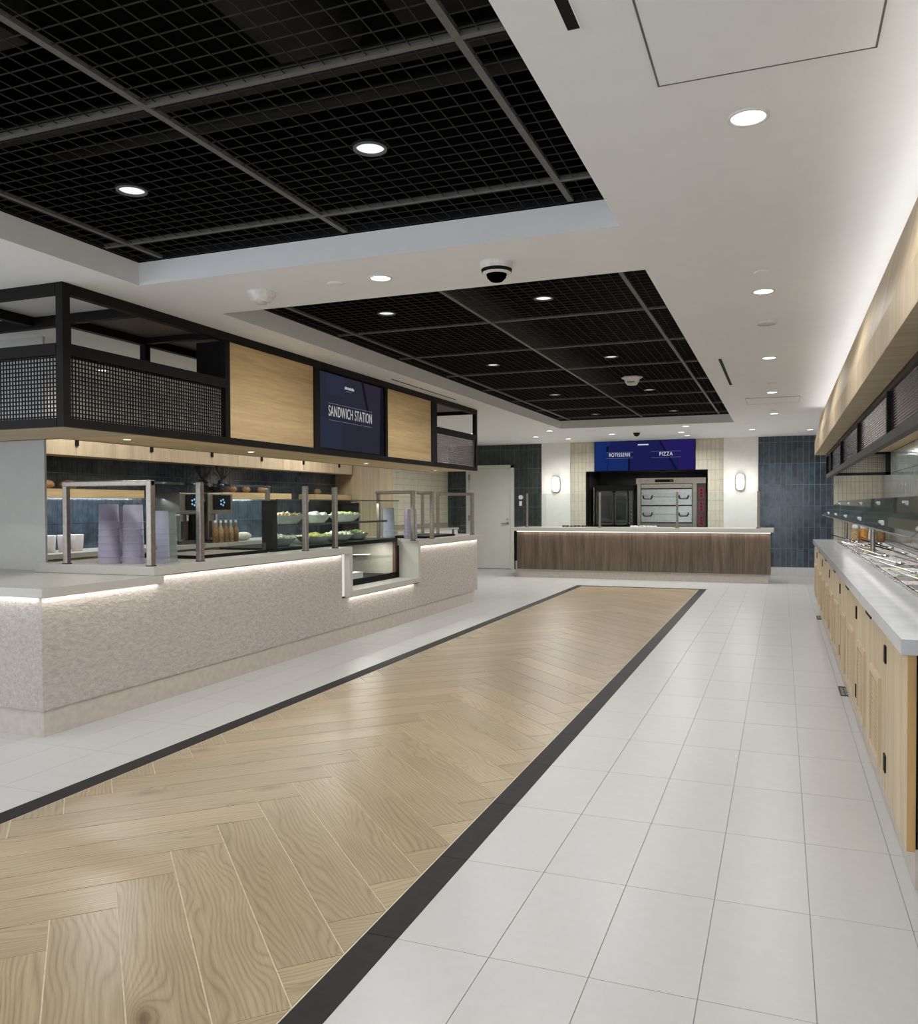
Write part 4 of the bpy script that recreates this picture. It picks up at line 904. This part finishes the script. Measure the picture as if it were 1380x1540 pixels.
MB().box(-4.322, -4.30, 15.44, 15.9, .97, 1.59).build('side_glass', M['glass'], t)
for x, lb in ((-3.9, 'low row of dark serving tools on the walnut counter, left'), (-2.6, 'crumpled pale paper on the walnut counter before the ovens')):
    m_ = MB()
    for k in range(7): m_.blob((x+k*.07, 15.75+random.uniform(-.05, .05),   .968), .03, 1.4, 1, .5, 7, 4, .3)
    m_.build('serving_tools' if x < -3 else 'crumpled_paper', 'duct' if x < -3 else 'plate', label=lb, cat='tools' if x < -3 else 'paper')

# ovens
t = thing('pizza_oven', 'stainless deck pizza oven with two doors and red dials', 'oven', (-2.1, 17.8, 0))
ox0, ox1, oy = -2.80, -1.42, 17.45
MB().box(ox0+.03, ox1, oy+.03, 18.4, .15, 1.80).build('body', 'duct', t)
for x in (ox0+.08, ox1-.08): MB().cyl((x, oy+.1, 0), (x, oy+.1, .15), .03).cyl((x, 18.3, 0), (x, 18.3, .15), .03).build('leg', 'steel', t)
MB().box(ox0, ox1, oy-.03, 18.4, 1.80, 1.915).build('hood_band', 'steel', t)
MB().box(-2.42, -2.05, oy-.036, oy-.03, 1.83, 1.885).build('name_plate', 'blackmatt', t)
MB().box(-2.12, -2.07, oy-.038, oy-.036, 1.845, 1.87).build('red_badge', 'red', t)
MB().box(ox0+.02, ox0+.09, oy, oy+.03, .90, 1.80).box(-1.68, -1.60, oy, oy+.03, .90, 1.80).build('side_frame', 'steel', t)
for z0, z1, lb in ((1.36, 1.69, 'upper'), (1.01, 1.34, 'lower')):
    d = MB().box(ox0+.10, -1.69, oy-.012, oy+.03, z0, z1).build('oven_door', 'ovensteel', t, bevel=.006)
    for x in (-2.57, -1.85): tube(MB(), [(x-.09, oy-.012, z1-.13), (x-.09, oy-.05, z1-.16), (x-.07, oy-.055, z1-.2), (x+.07, oy-.055, z1-.2), (x+.09, oy-.05, z1-.16), (x+.09, oy-.012, z1-.13)], .011).build('door_handle', 'blackmatt', d)
    MB().box(ox0+.12, -1.70, oy-.016, oy-.012, (z0+z1)/2, (z0+z1)/2+.006).build('door_crease', 'duct', d)
MB().box(ox0+.10, -1.69, oy-.006, oy+.03, 1.71, 1.79).build('vent_panel', 'steel', t)
MB().box(ox0+.10, -1.69, oy-.006, oy+.03, .6, .99).build('lower_panel', 'steel', t)
MB().box(-1.595, ox1, oy-.005, oy+.03, .90, 1.80).build('control_column', 'duct', t)
for z in (1.60, 1.33, 1.05): 
    c_ = MB().box(-1.56, -1.45, oy-.012, oy-.005, z-.11, z+.11).build('control_panel', 'red', t)
    for dz in (-.06, 0, .06): MB().cyl((-1.505, oy-.012, z+dz), (-1.505, oy-.03, z+dz), .018, 12).build('dial', 'blackmatt', c_)
t = thing('rotisserie_oven', 'black rotisserie oven with glass doors left of the pizza oven', 'oven', (-3.25, 17.8, 0))
rx0, rx1 = -3.66, -2.86
MB().box(rx0, rx1, oy+.25, 18.4, .1, 1.78).box(rx0, rx0+.06, oy+.04, oy+.25, .1, 1.78).box(rx1-.06, rx1, oy+.04, oy+.25, .1, 1.78).box(rx0+.06, rx1-.06, oy+.04, oy+.25, 1.66, 1.78).box(rx0+.06, rx1-.06, oy+.04, oy+.25, .1, .93).build('body', 'blackmatt', t)
for x0, x1 in ((rx0+.02, -3.27), (-3.25, rx1-.12)):
    d = MB().box(x0, x0+.03, oy, oy+.03, .95, 1.66).box(x1-.03, x1, oy, oy+.03, .95, 1.66).box(x0, x1, oy, oy+.03, 1.63, 1.66).box(x0, x1, oy, oy+.03, .95, .98).build('door', 'duct', t)
    MB().box(x0+.03, x1-.03, oy+.012, oy+.018, .98, 1.63).build('door_glass', M['glass_tray'], d)
for z in (1.56, 1.27, 1.07): 
    for x0, x1 in ((rx0+.09, -3.32), (-3.18, rx1-.17)): MB().box(x0, x1, oy+.06, oy+.2, z, z+.018).build('shelf', 'steel', t)
MB().box(rx1-.10, rx1-.02, oy+.02, oy+.04, .95, 1.66).build('control_strip', 'duct', t)
for k in range(6): MB().cyl((rx1-.05, oy+.02, 1.42-k*.08), (rx1-.05, oy+.008, 1.42-k*.08), .008, 8).build('indicator', 'chrome', t)
tube(MB(), [(rx0-.02, oy-.02, .95), (rx0-.02, oy-.02, 1.74)], .012).build('tall_handle', 'steel', t)

# ================================================================= KITCHEN WALL ON THE LEFT
t = thing('wall_cabinets', 'row of oak wall cabinets under the ceiling behind the sandwich counter', 'wall cabinet', (-6.67, 8.7, 1.88))
y = 5.32; MB().box(-6.855, -6.525, 5.0, 12.07, 1.885, 2.655).build('carcass', 'oakX', t)
i = 0
while y < 12.0:
    y1 = min(y+.526, 12.07)
    d = MB().box(-6.525, -6.505, y+.002, y1-.002, 1.88, 2.655).build('door', 'oak', t)
    if i % 2 == 1: MB().box(-6.503, -6.49, y1-.02, y1+.02, 1.975, 2.09).build('handle', 'blackmatt', d)
    y = y1; i += 1
t = thing('tall_cabinet', 'tall plain oak cabinet at the far end of the kitchen wall', 'cabinet', (-6.6, 12.8, 0))
MB().box(-6.84, -6.42, 12.15, 13.38, 1.42, 2.655).build('upper_carcass', 'oak', t)
MB().box(-6.42, -6.40, 12.15, 13.38, 0, 2.655).build('door', 'oak', t)
MB().box(-6.84, -6.42, 12.15, 13.38, 0, 1.0).build('lower_carcass', 'oak', t)
t = thing('beverage_cooler', 'black counter-top cooler in the niche below the tall cabinet', 'cooler', (-6.6, 11.9, .935))
MB().box(-6.80, -6.42, 11.55, 12.12, .935, 1.40).build('body', 'blackmatt', t)
MB().box(-6.42, -6.41, 11.58, 12.1, .96, 1.38).build('door', 'black', t)
t = thing('back_counter', 'oak base cabinets along the kitchen wall', 'cabinet', (-6.55, 8.6, 0))
MB().box(-6.855, -6.30, 4.93, 12.1, 0, .887).build('carcass', 'oakX', t)
y = 4.95
while y < 12.0: MB().box(-6.30, -6.28, y+.003, min(y+.6, 12.1)-.003, .1, .875).build('door', 'oak', t); y += .6
MB().box(-6.855, -6.25, 4.93, 12.12, .889, .935).build('back_worktop', 'quartz', label='grey stone worktop along the kitchen wall', cat='worktop')
shelves = []
for y0, y1, lb in ((5.05, 7.36, 'long oak wall shelf nearest the grey partition'), (8.75, 10.33, 'oak wall shelf in the middle of the kitchen wall'), (11.0, 12.12, 'short oak wall shelf beside the tall cabinet')):
    MB().box(-6.85, -6.55, y0, y1, 1.467, 1.55).build('wall_shelf', 'oakY', label=lb, cat='shelf')
def loaf(x, y, z, L, label, kd='bread', name='bread_loaf', cat='bread'):
    t = thing(name, label, cat, (x, y, z))
    MB().blob((x, y, z+.045), .05, 1, L/.1, .9, 12, 8, .04).build('crust', FOOD[kd], t)
for y, lb in ((6.16, 'brown loaf in the corner of the near shelf by the partition'), (6.46, 'second brown loaf on the near shelf')): loaf(-6.7, y, 1.551, .24, lb)
for y, lb in ((9.15, 'round loaf on the middle shelf, left'), (9.45, 'round loaf on the middle shelf, middle'), (9.8, 'round loaf on the middle shelf, right'), (11.3, 'dark loaf on the short shelf')): loaf(-6.7, y, 1.551, .16, lb)
MB().lathe((-6.7, 8.95, 1.551), [(.001, 0), (.06, 0), (.075, .02), (.07, .1), (.05, .16)], 12).build('plant_pot', 'duct', label='small dark pot at the left end of the middle shelf', cat='pot')
m_ = MB()
for k in range(24):
    a = random.uniform(0, 6.28); m_.cyl((-6.7, 8.95, 1.70), (-6.7+.12*math.cos(a)*random.random(), 8.95+.15*math.sin(a), 1.80+random.uniform(0, .09)), .004, 4)
m_.build('dried_grass', 'grid', label='spray of dark dried grass above the pot on the middle shelf', cat='plant', kind='stuff')
def machine(y0, y1, z1, label):
    t = thing('beverage_machine', label, 'coffee machine', (-6.5, (y0+y1)/2, .936)); x1 = -6.38
    MB().box(-6.78, x1, y0, y1, 1.28, z1).box(-6.78, -6.6, y0, y1, .936, 1.28).box(-6.6, x1, y0, y0+.05, .95, 1.28).build('body', 'steel', t, bevel=.008)
    MB().box(-6.78, x1+.02, y0, y1, .936, .975).build('drip_tray', 'duct', t)
    MB().box(x1, x1+.012, y0+.10, y1-.06, z1-.20, z1-.02).build('screen', 'blackmatt', t)
    for k in range(5): MB().cyl((x1+.012, (y0+y1)/2+.02+.035*math.cos(k*1.26), z1-.11+.035*math.sin(k*1.26)), (x1+.013, (y0+y1)/2+.02+.035*math.cos(k*1.26), z1-.11+.035*math.sin(k*1.26)), .013, 8).build('screen_icon', 'icon', t)
    MB().cyl((-6.45, (y0+y1)/2, 1.28), (-6.45, (y0+y1)/2, 1.2), .02).build('spout', 'chrome', t)
    MB().box(x1, x1+.01, y0+.02, y0+.06, 1.0, 1.2).build('button_strip', 'duct', t)
machine(7.74, 8.15, 1.53, 'steel drinks machine with blue-lit screen, left of the pair')
machine(8.24, 8.72, 1.53, 'steel drinks machine with blue-lit screen, right of the pair')
MB().box(-6.845, -6.83, 7.88, 8.24, 1.05, 1.44).build('paper_notice', 'plate', label='white paper sheet on the kitchen wall left of the drinks machines', cat='notice')
for k in range(5):
    y = 8.28+k*.10; x = -6.22
    t = thing('syrup_bottle', 'amber syrup bottle before the right drinks machine, %s from the left' % ORD[k], 'bottle', (-6.31, y, .936), 'syrup bottles by the drinks machines')
    MB().lathe((-6.31, y, .936), [(.001, 0), (.035, 0), (.036, .15), (.014, .2), (.013, .24)], 12).build('body', FOOD['grain' if k % 2 else 'bread'], t)
    MB().lathe((-6.31, y, .936), [(.016, .238), (.016, .265), (.001, .27)], 10).build('cap', 'white', t)
t = thing('bread_bag', 'pale bag of rolls lying on the back worktop', 'bread', (-6.4, 8.95, .936))
MB().blob((-6.42, 8.98, .99), .06, 1.2, 2.6, .9, 14, 8, .06).build('bag', FOOD['cream'], t)
for k, y in enumerate((5.85, 6.02, 6.2, 6.36)):
    t = thing('glass_jar', 'pale glass jar on the back worktop by the partition, %s from the left' % ORD[k], 'jar', (-6.5, y, .936))
    MB().lathe((-6.5, y, .936), [(.001, 0), (.05, 0), (.055, .05), (.062, .16), (.06, .165), (.05, .05), (.001, .01)], 16).build('jar', M['frost'], t)
# low run of cabinets along the beige wall beyond the counter
t = thing('prep_counter', 'low pale counter along the beige tiled wall beyond the sandwich counter', 'counter', (-6.6, 15, 0))
MB().box(-6.85, -6.35, 13.4, 16.4, 0, .87).build('carcass', 'white', t)
MB().box(-6.85, -6.33, 13.4, 16.42, .87, .91).build('worktop', 'quartz', t)
